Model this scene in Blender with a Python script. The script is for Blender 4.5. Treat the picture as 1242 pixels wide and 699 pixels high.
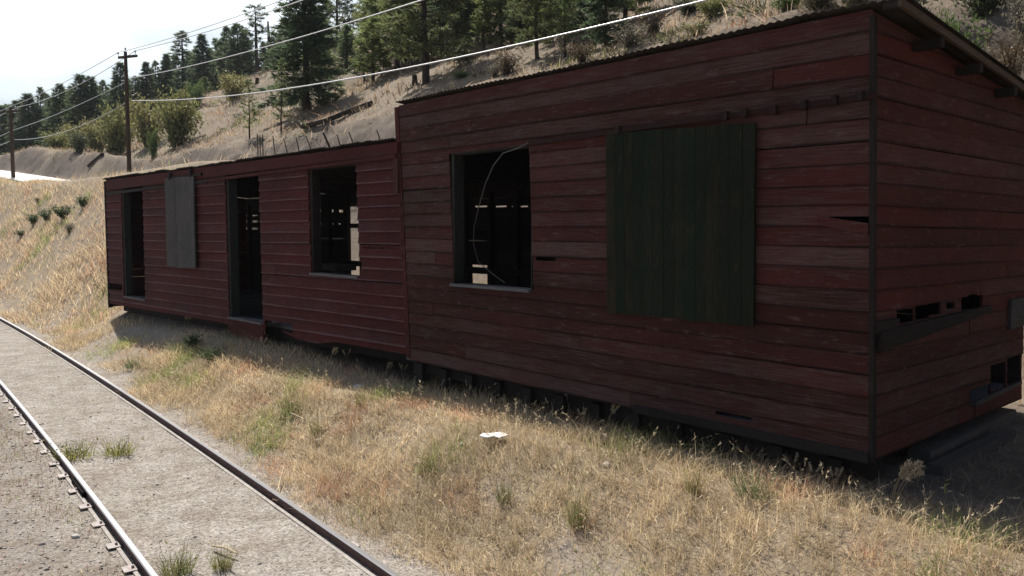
import bpy, math, random
import numpy as np
from mathutils import Vector, Matrix

# ---------------------------------------------------------------- scene, camera, light
scene = bpy.context.scene
for o in list(bpy.data.objects):
    bpy.data.objects.remove(o)
C = scene.collection
PI = math.pi
rnd = random.Random(11)
RS = np.random.RandomState(5)

FPX, CAM_H = 985.0, 2.7                      # focal length in photo pixels, camera height
PITCH = math.atan(70 / 985)
cam_d = bpy.data.cameras.new('camera')
cam_d.sensor_width = 36
cam_d.lens = 36 * FPX / 1242
cam_d.clip_start, cam_d.clip_end = 0.05, 6000
cam = bpy.data.objects.new('camera', cam_d)
C.objects.link(cam)
cam.location = (0, 0, CAM_H)
cam.rotation_euler = (PI / 2 - PITCH, 0, 0)
scene.camera = cam

SUN_EL = math.radians(50)
SUN_AZ = math.radians(-30.5)                 # from +Y towards -X is negative
sun_dir = Vector((math.sin(SUN_AZ) * math.cos(SUN_EL), math.cos(SUN_AZ) * math.cos(SUN_EL), math.sin(SUN_EL)))
world = bpy.data.worlds.new('World')
scene.world = world
world.use_nodes = True
wn, wl = world.node_tree.nodes, world.node_tree.links
wn.clear()
sky = wn.new('ShaderNodeTexSky')
sky.sky_type = 'NISHITA'
sky.sun_disc = False
sky.sun_elevation = SUN_EL
sky.sun_rotation = SUN_AZ                    # clockwise from +Y
sky.altitude = 500
sky.dust_density = 2.0
bg = wn.new('ShaderNodeBackground')
bg.inputs['Strength'].default_value = 0.06
wo = wn.new('ShaderNodeOutputWorld')
# thin high cloud mixed into the sky
tc = wn.new('ShaderNodeTexCoord')
mp = wn.new('ShaderNodeMapping')
mp.inputs['Scale'].default_value = (1.2, 1.2, 4.5)
nz = wn.new('ShaderNodeTexNoise')
nz.inputs['Scale'].default_value = 2.2
nz.inputs['Detail'].default_value = 6
nz.inputs['Roughness'].default_value = 0.55
cr = wn.new('ShaderNodeMapRange')
cr.inputs['From Min'].default_value = 0.34
cr.inputs['From Max'].default_value = 0.60
mxs = wn.new('ShaderNodeMixRGB')
mxs.inputs['Color2'].default_value = (15, 16.2, 17, 1)
wl.new(tc.outputs['Generated'], mp.inputs['Vector'])
wl.new(mp.outputs['Vector'], nz.inputs['Vector'])
wl.new(nz.outputs['Fac'], cr.inputs['Value'])
# the cloud veil lies on the sun's side of the sky
vd = wn.new('ShaderNodeVectorMath'); vd.operation = 'DOT_PRODUCT'
vd.inputs[1].default_value = (math.sin(SUN_AZ) * .92, math.cos(SUN_AZ) * .92, .38)
vr = wn.new('ShaderNodeMapRange'); vr.interpolation_type = 'SMOOTHSTEP'
vr.inputs['From Min'].default_value = 0.35; vr.inputs['From Max'].default_value = 0.85
vm = wn.new('ShaderNodeMath'); vm.operation = 'MULTIPLY'
wl.new(tc.outputs['Generated'], vd.inputs[0]); wl.new(vd.outputs['Value'], vr.inputs['Value'])
wl.new(vr.outputs['Result'], vm.inputs[0]); wl.new(cr.outputs['Result'], vm.inputs[1])
wl.new(vm.outputs[0], mxs.inputs['Fac'])
wl.new(sky.outputs['Color'], mxs.inputs['Color1'])
wl.new(mxs.outputs['Color'], bg.inputs['Color'])
wl.new(bg.outputs['Background'], wo.inputs['Surface'])

sun_l = bpy.data.lights.new('sun', 'SUN')
sun_l.energy = 5.0
sun_l.angle = math.radians(0.5)
sun_l.color = (1.0, 0.94, 0.85)
sun_o = bpy.data.objects.new('sun', sun_l)
C.objects.link(sun_o)
sun_o.rotation_euler = sun_dir.to_track_quat('Z', 'Y').to_euler()
sun_o.location = (-40, 60, 80)

scene.view_settings.view_transform = 'Standard'
scene.view_settings.look = 'None'
scene.view_settings.exposure = 0.66
scene.view_settings.gamma = 1.0
scene.view_settings.use_curve_mapping = False
scene.render.engine = 'CYCLES'
scene.cycles.max_bounces = 6
scene.cycles.diffuse_bounces = 3
scene.cycles.transparent_max_bounces = 8
scene.cycles.use_denoising = True

# ---------------------------------------------------------------- helpers
def put(o, parent=None):
    C.objects.link(o)
    if parent is not None:
        o.parent = parent
    return o

def thing(name, label, cat, loc=(0, 0, 0), group=None):
    o = bpy.data.objects.new(name, None)
    o.empty_display_size = 0.2
    put(o)
    o.location = loc
    return tag(o, label, cat, group, 'thing')

def tag(o, label, cat, group=None, kind=None):
    if label: o['label'] = label
    if cat: o['category'] = cat
    if group: o['group'] = group
    if kind: o['kind'] = kind
    return o

def raw_mesh(name, V, faces, cols=None, uvs=None, smooth=False):
    """V (n,3); faces: (m,k) array or list of lists; cols: per-loop rgba; uvs: per-loop."""
    me = bpy.data.meshes.new(name)
    V = np.asarray(V, dtype=np.float32)
    if isinstance(faces, np.ndarray):
        nf, k = faces.shape
        me.vertices.add(len(V)); me.vertices.foreach_set('co', V.ravel())
        me.loops.add(nf * k); me.loops.foreach_set('vertex_index', faces.astype(np.int32).ravel())
        me.polygons.add(nf)
        me.polygons.foreach_set('loop_start', np.arange(0, nf * k, k, dtype=np.int32))
        me.update(calc_edges=True)
    else:
        me.from_pydata([tuple(v) for v in V], [], faces)
    if cols is not None:
        ca = me.color_attributes.new('tint', 'FLOAT_COLOR', 'CORNER')
        ca.data.foreach_set('color', np.asarray(cols, dtype=np.float32).ravel())
    if uvs is not None:
        uv = me.uv_layers.new(name='UVMap')
        uv.data.foreach_set('uv', np.asarray(uvs, dtype=np.float32).ravel())
    if smooth:
        me.polygons.foreach_set('use_smooth', np.ones(len(me.polygons), dtype=bool))
    me.update()
    return me

def mobj(name, me, mat, parent=None, loc=None):
    if mat is not None and not me.materials:
        me.materials.append(mat)
    o = bpy.data.objects.new(name, me)
    put(o, parent)
    if loc is not None:
        o.location = loc
    return o

class MB:
    """collects polygons (world coordinates) with a tint and uv per corner"""
    def __init__(self): self.v, self.f, self.c, self.u = [], [], [], []
    def poly(self, pts, col=(0.5, 0.5, 0.5, 1), uv=None, cols=None):
        b = len(self.v)
        self.v += [tuple(p) for p in pts]
        self.f.append(list(range(b, b + len(pts))))
        self.c += cols if cols else [col] * len(pts)
        self.u += uv if uv else [(p[0] + p[1] * .7, p[2]) for p in pts]
    def hexa(self, P, col=(0.5, 0.5, 0.5, 1), axis=None):
        """P: 8 corners, bottom 0-3 ccw, top 4-7"""
        F = [(3, 2, 1, 0), (4, 5, 6, 7), (0, 1, 5, 4), (1, 2, 6, 5), (2, 3, 7, 6), (3, 0, 4, 7)]
        P = [Vector(p) for p in P]
        ax = [(P[1] - P[0]), (P[3] - P[0]), (P[4] - P[0])]
        L = max(range(3), key=lambda i: ax[i].length) if axis is None else axis
        along = ax[L].normalized() if ax[L].length else Vector((1, 0, 0))
        oth = [ax[i].normalized() for i in range(3) if i != L]
        ro, rv = rnd.random() * 9, rnd.random() * 9
        for f in F:
            pts = [P[i] for i in f]
            self.poly(pts, col, [((p - P[0]).dot(along) + ro, (p - P[0]).dot(oth[0]) + (p - P[0]).dot(oth[1]) + rv) for p in pts])
    def box(self, o, ax, ay, az, col=(0.5, 0.5, 0.5, 1)):
        o, ax, ay, az = Vector(o), Vector(ax), Vector(ay), Vector(az)
        self.hexa([o, o + ax, o + ax + ay, o + ay, o + az, o + ax + az, o + ax + ay + az, o + ay + az], col)
    def tube(self, pts, rad, n=8, col=(0.5, 0.5, 0.5, 1), cap=True):
        pts = [Vector(p) for p in pts]
        rads = rad if isinstance(rad, (list, tuple)) else [rad] * len(pts)
        rings = []
        for i, p in enumerate(pts):
            t = (pts[min(i + 1, len(pts) - 1)] - pts[max(i - 1, 0)]).normalized()
            a = t.orthogonal().normalized() if i == 0 else (a - t * a.dot(t)).normalized()
            b = t.cross(a)
            rings.append([p + (a * math.cos(2 * PI * k / n) + b * math.sin(2 * PI * k / n)) * rads[i] for k in range(n)])
        l = 0
        for i in range(len(pts) - 1):
            d = (pts[i + 1] - pts[i]).length
            for k in range(n):
                k2 = (k + 1) % n
                self.poly([rings[i][k], rings[i][k2], rings[i + 1][k2], rings[i + 1][k]], col,
                          [(l, k * .1), (l, k * .1 + .1), (l + d, k * .1 + .1), (l + d, k * .1)])
            l += d
        if cap:
            self.poly(rings[0][::-1], col); self.poly(rings[-1], col)
    def mesh(self, name, base=(0, 0, 0), smooth=False, merge=False):
        V = np.array(self.v, dtype=np.float32) - np.array(base, dtype=np.float32)
        me = raw_mesh(name, V, self.f, self.c, self.u, smooth)
        if merge:
            import bmesh
            bm = bmesh.new(); bm.from_mesh(me)
            bmesh.ops.remove_doubles(bm, verts=bm.verts, dist=1e-4)
            bm.to_mesh(me); bm.free()
        return me
    def build(self, name, mat, parent=None, base=None, smooth=False, merge=False):
        """world coordinates; base = world position of the parent (or of the object itself)"""
        b = base if base is not None else (parent.location if parent is not None else (0, 0, 0))
        o = mobj(name, self.mesh(name, b, smooth, merge), mat, parent)
        if parent is None:
            o.location = b
        return o

def subpart(name, mb, mat, part, root):
    """child of a part: the part's vertices are already relative to the root"""
    me = mb.mesh(name, root.location)
    return mobj(name, me, mat, part)

# ---- ground frame: s runs along the shed to the left and away, q runs straight back through it
BA = math.radians(42.4)
U = np.array([-math.sin(BA), math.cos(BA)]); N = np.array([math.cos(BA), math.sin(BA)])
def W(s, q, z):
    return Vector((U[0] * s + N[0] * q, U[1] * s + N[1] * q, z))
def ray(x, y):
    xr, yr = (x - 621) / FPX, (349.5 - y) / FPX
    c, sn = math.cos(PITCH), math.sin(PITCH)
    return np.array([xr, c + yr * sn, -sn + yr * c])
def on_q(x, y, q):
    r = ray(x, y); t = q / (r[0] * N[0] + r[1] * N[1])
    return (r[0] * U[0] + r[1] * U[1]) * t, CAM_H + r[2] * t          # s, z
def on_s(x, y, s):
    r = ray(x, y); t = s / (r[0] * U[0] + r[1] * U[1])
    return (r[0] * N[0] + r[1] * N[1]) * t, CAM_H + r[2] * t          # q, z
def on_z(x, y, z):
    r = ray(x, y); t = (z - CAM_H) / r[2]
    return np.array([r[0] * t, r[1] * t])
def at_y(x, y, Y):
    r = ray(x, y); t = Y / r[1]
    return Vector((r[0] * t, Y, CAM_H + r[2] * t))

# ---- value noise
_perm = RS.rand(512, 512)
def vnoise(x, y):
    x = np.asarray(x, float); y = np.asarray(y, float)
    xi = np.floor(x).astype(int); yi = np.floor(y).astype(int)
    fx = x - xi; fy = y - yi
    fx = fx * fx * (3 - 2 * fx); fy = fy * fy * (3 - 2 * fy)
    g = lambda a, b: _perm[a % 512, b % 512]
    return (g(xi, yi) * (1 - fx) + g(xi + 1, yi) * fx) * (1 - fy) + (g(xi, yi + 1) * (1 - fx) + g(xi + 1, yi + 1) * fx) * fy
def fbm(x, y, oct=4):
    t, a, n = 0, 1, 0
    for i in range(oct):
        t = t + a * (vnoise(x * 2 ** i + 17 * i, y * 2 ** i + 31 * i) - .5); n += a; a *= .5
    return t / n * 2
def sstep(a, b, x):
    t = np.clip((np.asarray(x, float) - a) / (b - a), 0, 1)
    return t * t * (3 - 2 * t)

# ---- the siding track: a gentle curve
T_PSI, T_K, T_O, T_G = math.radians(36.5), 0.002, 2.15, 0.73
_l = np.linspace(-40, 160, 2001)
_a = T_PSI + T_K * _l
_dx = np.cumsum(-np.sin(_a)) * .1; _dy = np.cumsum(np.cos(_a)) * .1
_i0 = np.argmin(abs(_l))
TX = _dx - _dx[_i0] + T_O * math.cos(T_PSI); TY = _dy - _dy[_i0] + T_O * math.sin(T_PSI)
TS = TX * U[0] + TY * U[1]; TQ = TX * N[0] + TY * N[1]
def track_q(s): return np.interp(s, TS, TQ)
def track_pt(l, off, z):
    i = np.interp(l, _l, np.arange(len(_l)))
    x = np.interp(i, np.arange(len(_l)), TX); y = np.interp(i, np.arange(len(_l)), TY); a = T_PSI + T_K * l
    return Vector((x + math.cos(a) * off, y + math.sin(a) * off, z))

# ---- shed placement
_c = on_z(1057, 558, .936)
S0 = float(_c @ U); Q0 = float(_c @ N); DEP = 3.65; QB = Q0 + DEP
SJ = on_q(492, 300, Q0)[0]; SL = on_q(131, 300, Q0)[0]

# ---- terrain height
def bench(s):
    s = np.asarray(s, float)
    return 5.0 + .085 * np.clip(s - 52, 0, 32) + .2 * sstep(35, 52, s)
def height(s, q, rough=True):
    s = np.asarray(s, float); q = np.asarray(q, float)
    tq = track_q(s)
    zb = np.interp(s, [-30, S0, SL, 60], [.55, .87, .83, .6])
    # strip between track and shed, and the yard behind it
    front = zb * sstep(tq + .9, np.maximum(Q0 - .3, tq + 3.2), q)
    front = front - .20 * sstep(Q0 - 1.0, Q0 - .2, q) * (1 - .8 * sstep(8.5, 15, s)) * (1 - sstep(QB - .4, QB + .4, q))
    B = bench(s)
    behind = np.where(q < QB + .3, front, np.interp(q, [QB + .3, QB + .9, 13.6, 15.4, 80], [.85, 1.55, 4.7, 5, 5]) / 5 * B)
    lb = np.maximum(tq + 1.3, 5.2)
    t = np.clip((q - lb) / (10.4 - lb), 0, 1)
    left = .05 + (B - .1) * (t ** 1.15 * .9 + .1 * sstep(0, 1, t))
    left = left + np.clip(q - 10.4, 0, 5) * .03
    left = np.where(q < lb, .05 * sstep(tq + .8, tq + 1.3, q), left)
    w = sstep(21.8, 27.5, s + (q - 8) * .35)
    z = behind * (1 - w) + left * w
    # cut bank above the bench, then the long hillside
    lip = 1.0 + .9 * fbm(s / 7., s * 0 + 3.3, 3)
    cut = B + (2.0 + .5 * fbm(s / 11., s * 0 + 9.1, 2)) * sstep(0, 1, (q - 15.4 - .4 * lip) / 1.9)
    qh = np.clip(q - 38, 0, 17)
    hill = np.maximum(cut, 7.0 + .5 * fbm(s / 11., s * 0 + 9.1, 2) + .55 * np.clip(q - 17.3, 0, 20.7) + .55 * qh * (1 - qh / 34) - .3 * np.clip(q - 55, 0, None))
    hill = np.where(q > 17.6, hill, cut)
    z = np.where(q > 15.4, np.maximum(hill, 0), z)
    if rough:
        amp = .03 * sstep(tq + 1, tq + 2, q) + .10 * sstep(9.5, 13, q) + .5 * sstep(18, 32, q)
        onroad = sstep(10.8, 11.6, q) * (1 - sstep(15.2, 15.7, q)) * sstep(50, 56, s)
        z = z + amp * (1 - onroad) * fbm(s / 3.1, q / 2.3, 4) + 1.1 * sstep(22, 40, q) * fbm(s / 17., q / 13. + 4, 3)
        z = z + .28 * sstep(15.2, 16.2, q) * (1 - sstep(17.5, 19.5, q)) * (1 - onroad) * fbm(s / .9, q / .6 + 3, 4) - .18 * sstep(18, 20, q) * (1 - sstep(45, 60, q)) * np.clip(fbm(s / 1.9 + 50, q / 1.4, 3), 0, 1)
        z = z + .012 * fbm(s / .5, q / .5, 2) * (1 - onroad)
    return z
def ground(x, y):
    return float(height(x * U[0] + y * U[1], x * N[0] + y * N[1]))
def on_ground(px, py, start=2.0, far=500):
    """first point of the terrain along the line of sight of a photo pixel"""
    r = ray(px, py)
    ts = np.geomspace(start, far, 1500)
    X, Y, Z = r[0] * ts, r[1] * ts, CAM_H + r[2] * ts
    d = Z - height(X * U[0] + Y * U[1], X * N[0] + Y * N[1])
    i = np.argmax(d < 0) if (d < 0).any() else len(ts) - 1
    return Vector((X[i], Y[i], ground(X[i], Y[i])))

# ---------------------------------------------------------------- materials
def new_mat(name):
    m = bpy.data.materials.new(name); m.use_nodes = True
    nt = m.node_tree
    return m, nt, nt.nodes['Principled BSDF'], nt.links
def nd(nt, t, **kw):
    n = nt.nodes.new(t)
    for k, v in kw.items():
        if k in n.inputs: n.inputs[k].default_value = v
        else: setattr(n, k, v)
    return n
def mix(nt, fac, a, b, mode='MIX'):
    m = nt.nodes.new('ShaderNodeMixRGB'); m.blend_type = mode
    for sock, v in ((m.inputs['Fac'], fac), (m.inputs['Color1'], a), (m.inputs['Color2'], b)):
        if isinstance(v, bpy.types.NodeSocket): nt.links.new(v, sock)
        elif isinstance(v, tuple): sock.default_value = v if len(v) == 4 else (*v, 1)
        else: sock.default_value = v
    return m.outputs['Color']
def rng(nt, v, a, b, lo=0., hi=1.):
    m = nt.nodes.new('ShaderNodeMapRange')
    nt.links.new(v, m.inputs['Value'])
    for k, x in (('From Min', a), ('From Max', b), ('To Min', lo), ('To Max', hi)): m.inputs[k].default_value = x
    return m.outputs['Result']
def noise(nt, vec, scale, detail=4, rough=.55, stretch=None):
    if stretch:
        mp = nt.nodes.new('ShaderNodeMapping'); mp.inputs['Scale'].default_value = stretch
        nt.links.new(vec, mp.inputs['Vector']); vec = mp.outputs['Vector']
    n = nt.nodes.new('ShaderNodeTexNoise')
    n.inputs['Scale'].default_value = scale; n.inputs['Detail'].default_value = detail; n.inputs['Roughness'].default_value = rough
    nt.links.new(vec, n.inputs['Vector'])
    return n.outputs['Fac']
def bump(nt, h, bsdf, strength=.4, dist=.02):
    b = nt.nodes.new('ShaderNodeBump'); b.inputs['Strength'].default_value = strength; b.inputs['Distance'].default_value = dist
    nt.links.new(h, b.inputs['Height']); nt.links.new(b.outputs['Normal'], bsdf.inputs['Normal'])

def wood(name, paint, paint2, bare, wear=(.5, .75), edge=.0, edge_col=(.3, .2, .2), rough=.85):
    """old painted boards: paint, faded paint, bare grain; tint.r board id, tint.g height in the board, tint.b second id"""
    m, nt, b, L = new_mat(name)
    uv = nd(nt, 'ShaderNodeTexCoord').outputs['UV']
    at = nd(nt, 'ShaderNodeAttribute', attribute_name='tint')
    sp = nd(nt, 'ShaderNodeSeparateColor'); L.new(at.outputs['Color'], sp.inputs['Color'])
    grain = noise(nt, uv, 6, 5, .6, (.55, 14, 1))
    blot = noise(nt, uv, 2.2, 5, .6, (.5, 2.5, 1))
    fine = noise(nt, uv, 30, 3, .6, (.25, 5, 1))
    c = mix(nt, sp.outputs['Red'], paint, paint2)
    c = mix(nt, rng(nt, blot, .38, .68, 0, .75), c, paint2)
    w = nd(nt, 'ShaderNodeMath', operation='ADD'); L.new(grain, w.inputs[0])
    w2 = nd(nt, 'ShaderNodeMath', operation='MULTIPLY_ADD'); L.new(blot, w2.inputs[0]); w2.inputs[1].default_value = .6; L.new(w.outputs[0], w2.inputs[2])
    w3 = nd(nt, 'ShaderNodeMath', operation='MULTIPLY_ADD'); L.new(sp.outputs['Blue'], w3.inputs[0]); w3.inputs[1].default_value = .28; L.new(w2.outputs[0], w3.inputs[2])
    w.inputs[1].default_value = -.3
    c = mix(nt, rng(nt, w3.outputs[0], wear[0], wear[1]), c, bare)
    c = mix(nt, rng(nt, fine, .3, .7, .0, .45), c, (0.0, 0, 0), 'MULTIPLY') if False else mix(nt, .35, c, mix(nt, fine, (.45, .45, .45), (1.5, 1.5, 1.5)), 'MULTIPLY')
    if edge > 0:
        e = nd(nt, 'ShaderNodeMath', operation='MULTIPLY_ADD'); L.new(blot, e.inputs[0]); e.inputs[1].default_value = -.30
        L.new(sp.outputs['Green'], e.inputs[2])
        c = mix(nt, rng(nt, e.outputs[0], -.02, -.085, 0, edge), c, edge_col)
    oc = nd(nt, 'ShaderNodeTexCoord').outputs['Object']
    st = noise(nt, oc, .9, 5, .62, (1, 1, 1.6))
    c = mix(nt, rng(nt, st, .42, .66, 0, .75), c, mix(nt, 1.0, c, (.66, .70, .72), 'MULTIPLY'))
    peel = noise(nt, uv, 5.5, 6, .7, (.8, 3.2, 1))
    c = mix(nt, rng(nt, peel, .57, .65, 0, .65), c, bare)
    L.new(c, b.inputs['Base Color'])
    b.inputs['Roughness'].default_value = rough
    b.inputs['Specular IOR Level'].default_value = .10
    bump(nt, grain, b, .35, .006)
    return m

def simple(name, col, rough=.8, var=.3, scale=8, metal=0., spec=.3, bmp=.2, stretch=None):
    m, nt, b, L = new_mat(name)
    oc = nd(nt, 'ShaderNodeTexCoord').outputs['Object']
    n = noise(nt, oc, scale, 5, .6, stretch)
    lo = tuple(x * (1 - var) for x in col); hi = tuple(min(1, x * (1 + var)) for x in col)
    L.new(mix(nt, rng(nt, n, .3, .7), lo, hi), b.inputs['Base Color'])
    b.inputs['Roughness'].default_value = rough; b.inputs['Metallic'].default_value = metal
    b.inputs['Specular IOR Level'].default_value = spec
    if bmp: bump(nt, n, b, bmp, .01)
    return m

def leafy(name, trans=.4, rough=.6, gain=1.0):
    """colour comes from the tint of each leaf / blade; light passes through a little"""
    m, nt, b, L = new_mat(name)
    at = nd(nt, 'ShaderNodeAttribute', attribute_name='tint')
    oi = nd(nt, 'ShaderNodeObjectInfo')
    v = rng(nt, oi.outputs['Random'], 0, 1, .8 * gain, 1.2 * gain)
    mul = nd(nt, 'ShaderNodeVectorMath', operation='SCALE')
    L.new(at.outputs['Color'], mul.inputs[0]); L.new(v, mul.inputs['Scale'])
    L.new(mul.outputs[0], b.inputs['Base Color'])
    b.inputs['Roughness'].default_value = rough; b.inputs['Specular IOR Level'].default_value = .2
    tr = nd(nt, 'ShaderNodeBsdfTranslucent'); L.new(mul.outputs[0], tr.inputs['Color'])
    ms = nd(nt, 'ShaderNodeMixShader'); ms.inputs['Fac'].default_value = trans
    L.new(b.outputs[0], ms.inputs[1]); L.new(tr.outputs[0], ms.inputs[2])
    L.new(ms.outputs[0], nt.nodes['Material Output'].inputs['Surface'])
    return m

M = {}
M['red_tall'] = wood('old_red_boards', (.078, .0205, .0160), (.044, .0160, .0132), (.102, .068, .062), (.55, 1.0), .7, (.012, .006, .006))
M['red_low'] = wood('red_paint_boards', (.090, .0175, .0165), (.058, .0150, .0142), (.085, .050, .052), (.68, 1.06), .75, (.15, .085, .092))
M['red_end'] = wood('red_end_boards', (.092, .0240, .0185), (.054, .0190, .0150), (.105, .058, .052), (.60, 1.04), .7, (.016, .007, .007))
M['green'] = wood('green_shutter_boards', (.0105, .0215, .0140), (.0120, .0155, .0098), (.042, .030, .018), (.58, .98))
M['grey_wood'] = wood('grey_boards', (.070, .062, .058), (.044, .039, .037), (.11, .10, .095), (.45, .95))
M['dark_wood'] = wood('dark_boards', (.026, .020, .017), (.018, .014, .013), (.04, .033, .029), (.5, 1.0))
M['frame_wood'] = wood('frame_boards', (.030, .034, .030), (.022, .023, .020), (.055, .05, .045), (.5, 1.0))
M['rail_wood'] = wood('reddish_batten', (.036, .013, .012), (.024, .013, .012), (.04, .03, .028), (.5, 1.0))
M['sill_wood'] = wood('sill_boards', (.16, .155, .16), (.10, .097, .10), (.20, .19, .185), (.5, 1.0))
M['pole_wood'] = wood('pole_timber', (.085, .052, .036), (.060, .040, .030), (.12, .085, .06), (.5, 1.0))
M['timber'] = wood('ground_timber', (.095, .082, .074), (.065, .055, .05), (.14, .12, .105), (.5, 1.0))
M['roof_metal'] = simple('rusty_roof_sheet', (.030, .025, .022), .95, .45, 3, 0, .05)
M['iron'] = simple('black_iron', (.010, .0085, .008), .95, .3, 20, 0, .05)
M['cable'] = simple('pale_cable', (.55, .55, .57), .35, .05, 5, .3, .6, 0)
M['wire_dark'] = simple('weathered_cable', (.40, .41, .43), .45, .1, 5, .3, .5, 0)
M['old_cable'] = simple('dull_cable', (.10, .095, .095), .7, .3, 5)
M['glass_ins'] = simple('insulator_glass', (.45, .5, .5), .2, .1, 5, 0, .6, 0)
M['bark'] = simple('bark', (.055, .040, .032), .95, .5, 6, 0, .1, .6, (4, 4, 1))
M['stone'] = simple('pale_stone', (.50, .48, .45), .9, .2, 9)
M['plastic'] = simple('white_litter', (.80, .79, .77), .5, .06, 6)
M['log_wood'] = simple('dead_log', (.045, .036, .030), .95, .4, 5, 0, .1, .5)
M['stick'] = simple('pale_stick', (.46, .38, .27), .9, .2, 9)
M['needle'] = leafy('pine_needles', .5, .55)
M['leaf'] = leafy('shrub_leaves', .35, .55)
M['grass'] = leafy('grass_blades', .55, .6)

# rail steel: rust on the web, bright worn head (by height)
m, nt, b, L = new_mat('rail_steel')
ge = nd(nt, 'ShaderNodeNewGeometry'); sx = nd(nt, 'ShaderNodeSeparateXYZ'); L.new(ge.outputs['Normal'], sx.inputs[0])
sz = nd(nt, 'ShaderNodeSeparateXYZ'); L.new(ge.outputs['Position'], sz.inputs[0])
top = nd(nt, 'ShaderNodeMath', operation='MULTIPLY'); L.new(rng(nt, sx.outputs['Z'], .35, .8), top.inputs[0]); L.new(rng(nt, sz.outputs['Z'], .080, .088), top.inputs[1])
rn = noise(nt, ge.outputs['Position'], 14, 4)
L.new(mix(nt, top.outputs[0], mix(nt, rng(nt, rn, .3, .7), (.046, .022, .020), (.10, .045, .040)), (.55, .54, .55)), b.inputs['Base Color'])
L.new(top.outputs[0], b.inputs['Metallic'])
L.new(rng(nt, top.outputs[0], 0, 1, .8, .27), b.inputs['Roughness'])
M['rail'] = m
M['rail_foot'] = simple('dusty_rail_foot', (.33, .30, .275), .9, .25, 12)
M['plate'] = simple('rusty_tie_plate', (.36, .315, .30), .8, .3, 14)

# ground: gravel bed / dry grass soil / bare cut bank, chosen by painted-on terrain zones
m, nt, b, L = new_mat('ground_soil')
pos = nd(nt, 'ShaderNodeNewGeometry').outputs['Position']
at = nd(nt, 'ShaderNodeAttribute', attribute_name='tint'); sp = nd(nt, 'ShaderNodeSeparateColor'); L.new(at.outputs['Color'], sp.inputs['Color'])
n1 = noise(nt, pos, .9, 6, .6); n2 = noise(nt, pos, 9, 5, .65); n3 = noise(nt, pos, 55, 3, .6)
vo = nd(nt, 'ShaderNodeTexVoronoi', Scale=58.0); L.new(pos, vo.inputs['Vector'])
vs = nd(nt, 'ShaderNodeSeparateColor'); L.new(vo.outputs['Color'], vs.inputs['Color'])
grav = mix(nt, rng(nt, n1, .3, .7), (.285, .258, .230), (.365, .337, .305))
grav = mix(nt, rng(nt, n2, .35, .7, 0, .7), grav, (.21, .185, .16))
grav = mix(nt, rng(nt, noise(nt, pos, 2.3, 7, .72), .44, .62, 0, .75), grav, (.185, .155, .125))
grav = mix(nt, .62, grav, mix(nt, vs.outputs['Red'], (.30, .28, .27), (1.55, 1.55, 1.58)), 'MULTIPLY')
soil = mix(nt, rng(nt, n2, .3, .7), (.21, .165, .118), (.32, .262, .195))
soil = mix(nt, rng(nt, n1, .45, .7, 0, .6), soil, (.20, .16, .12))
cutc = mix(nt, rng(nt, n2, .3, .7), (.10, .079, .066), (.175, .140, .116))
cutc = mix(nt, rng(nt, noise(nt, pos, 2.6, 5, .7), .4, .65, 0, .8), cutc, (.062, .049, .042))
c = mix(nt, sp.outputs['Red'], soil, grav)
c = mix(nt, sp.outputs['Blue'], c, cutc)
c = mix(nt, sp.outputs['Green'], c, mix(nt, rng(nt, n2, .35, .65), (.085, .067, .048), (.185, .142, .102)))
L.new(c, b.inputs['Base Color']); b.inputs['Roughness'].default_value = .95; b.inputs['Specular IOR Level'].default_value = .15
hh = nd(nt, 'ShaderNodeMath', operation='MULTIPLY_ADD'); L.new(n3, hh.inputs[0]); hh.inputs[1].default_value = .35; L.new(n2, hh.inputs[2])
bump(nt, hh.outputs[0], b, .7, .03)
M['ground'] = m
M['road'] = simple('pale_road_gravel', (.62, .60, .57), .9, .1, 2)
M['far'] = simple('far_hill_soil', (.09, .088, .06), .95, .4, .02, 0, .1, 0)

# ---------------------------------------------------------------- terrain
def axis(pieces):
    out = []
    for a, b_, d in pieces:
        out += list(np.arange(a, b_, d))
    return np.array(out + [pieces[-1][1]])
sa = axis([(-120, -30, 6), (-30, -4, .9), (-4, 14, .16), (14, 40, .22), (40, 80, .5), (80, 140, 1.2), (140, 620, 7)])
qa = axis([(-160, -20, 10), (-20, -2, 1.2), (-2, 1, .3), (1, 12, .14), (12, 19, .18), (19, 40, .5), (40, 150, 1.6), (150, 300, 10)])
SS, QQ = np.meshgrid(sa, qa, indexing='ij')
ZZ = height(SS, QQ)
V = np.stack([U[0] * SS + N[0] * QQ, U[1] * SS + N[1] * QQ, ZZ], -1).reshape(-1, 3)
ns_, nq_ = SS.shape
ii = np.arange(ns_ * nq_).reshape(ns_, nq_)
F = np.stack([ii[:-1, :-1], ii[:-1, 1:], ii[1:, 1:], ii[1:, :-1]], -1).reshape(-1, 4)
TQg = track_q(SS)
gz = fbm(SS / 1.7, QQ / 1.1, 4)
grav_z = 1 - sstep(.85, 1.5, (QQ - TQg) + .55 * gz - .25 * sstep(12, 22, SS))
grav_z = np.maximum(grav_z, .75 * sstep(.22, .5, fbm(SS / 1.3 + 9, QQ / .8, 4)) * (QQ < Q0 - 1.5) * (SS < 26))
grav_z = np.maximum(grav_z, .8 * sstep(16.5, 18, SS) * (1 - sstep(24, 26, SS)) * (QQ < Q0 - .1) * sstep(-.35, .1, fbm(SS / 1.5, QQ / .9, 3)))
cut_z = sstep(15.5, 16.2, QQ) * (1 - sstep(17.2, 18.3, QQ + .8 * gz)) * sstep(-.5, .0, fbm(SS / 5. + 2, QQ / 3., 3) + .25)
cut_z = np.maximum(cut_z, sstep(Q0 - .25, Q0 + .2, QQ) * (1 - sstep(QB - .2, QB + .3, QQ)) * (SS < SL) * (SS > S0 - 4) * .9)
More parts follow.
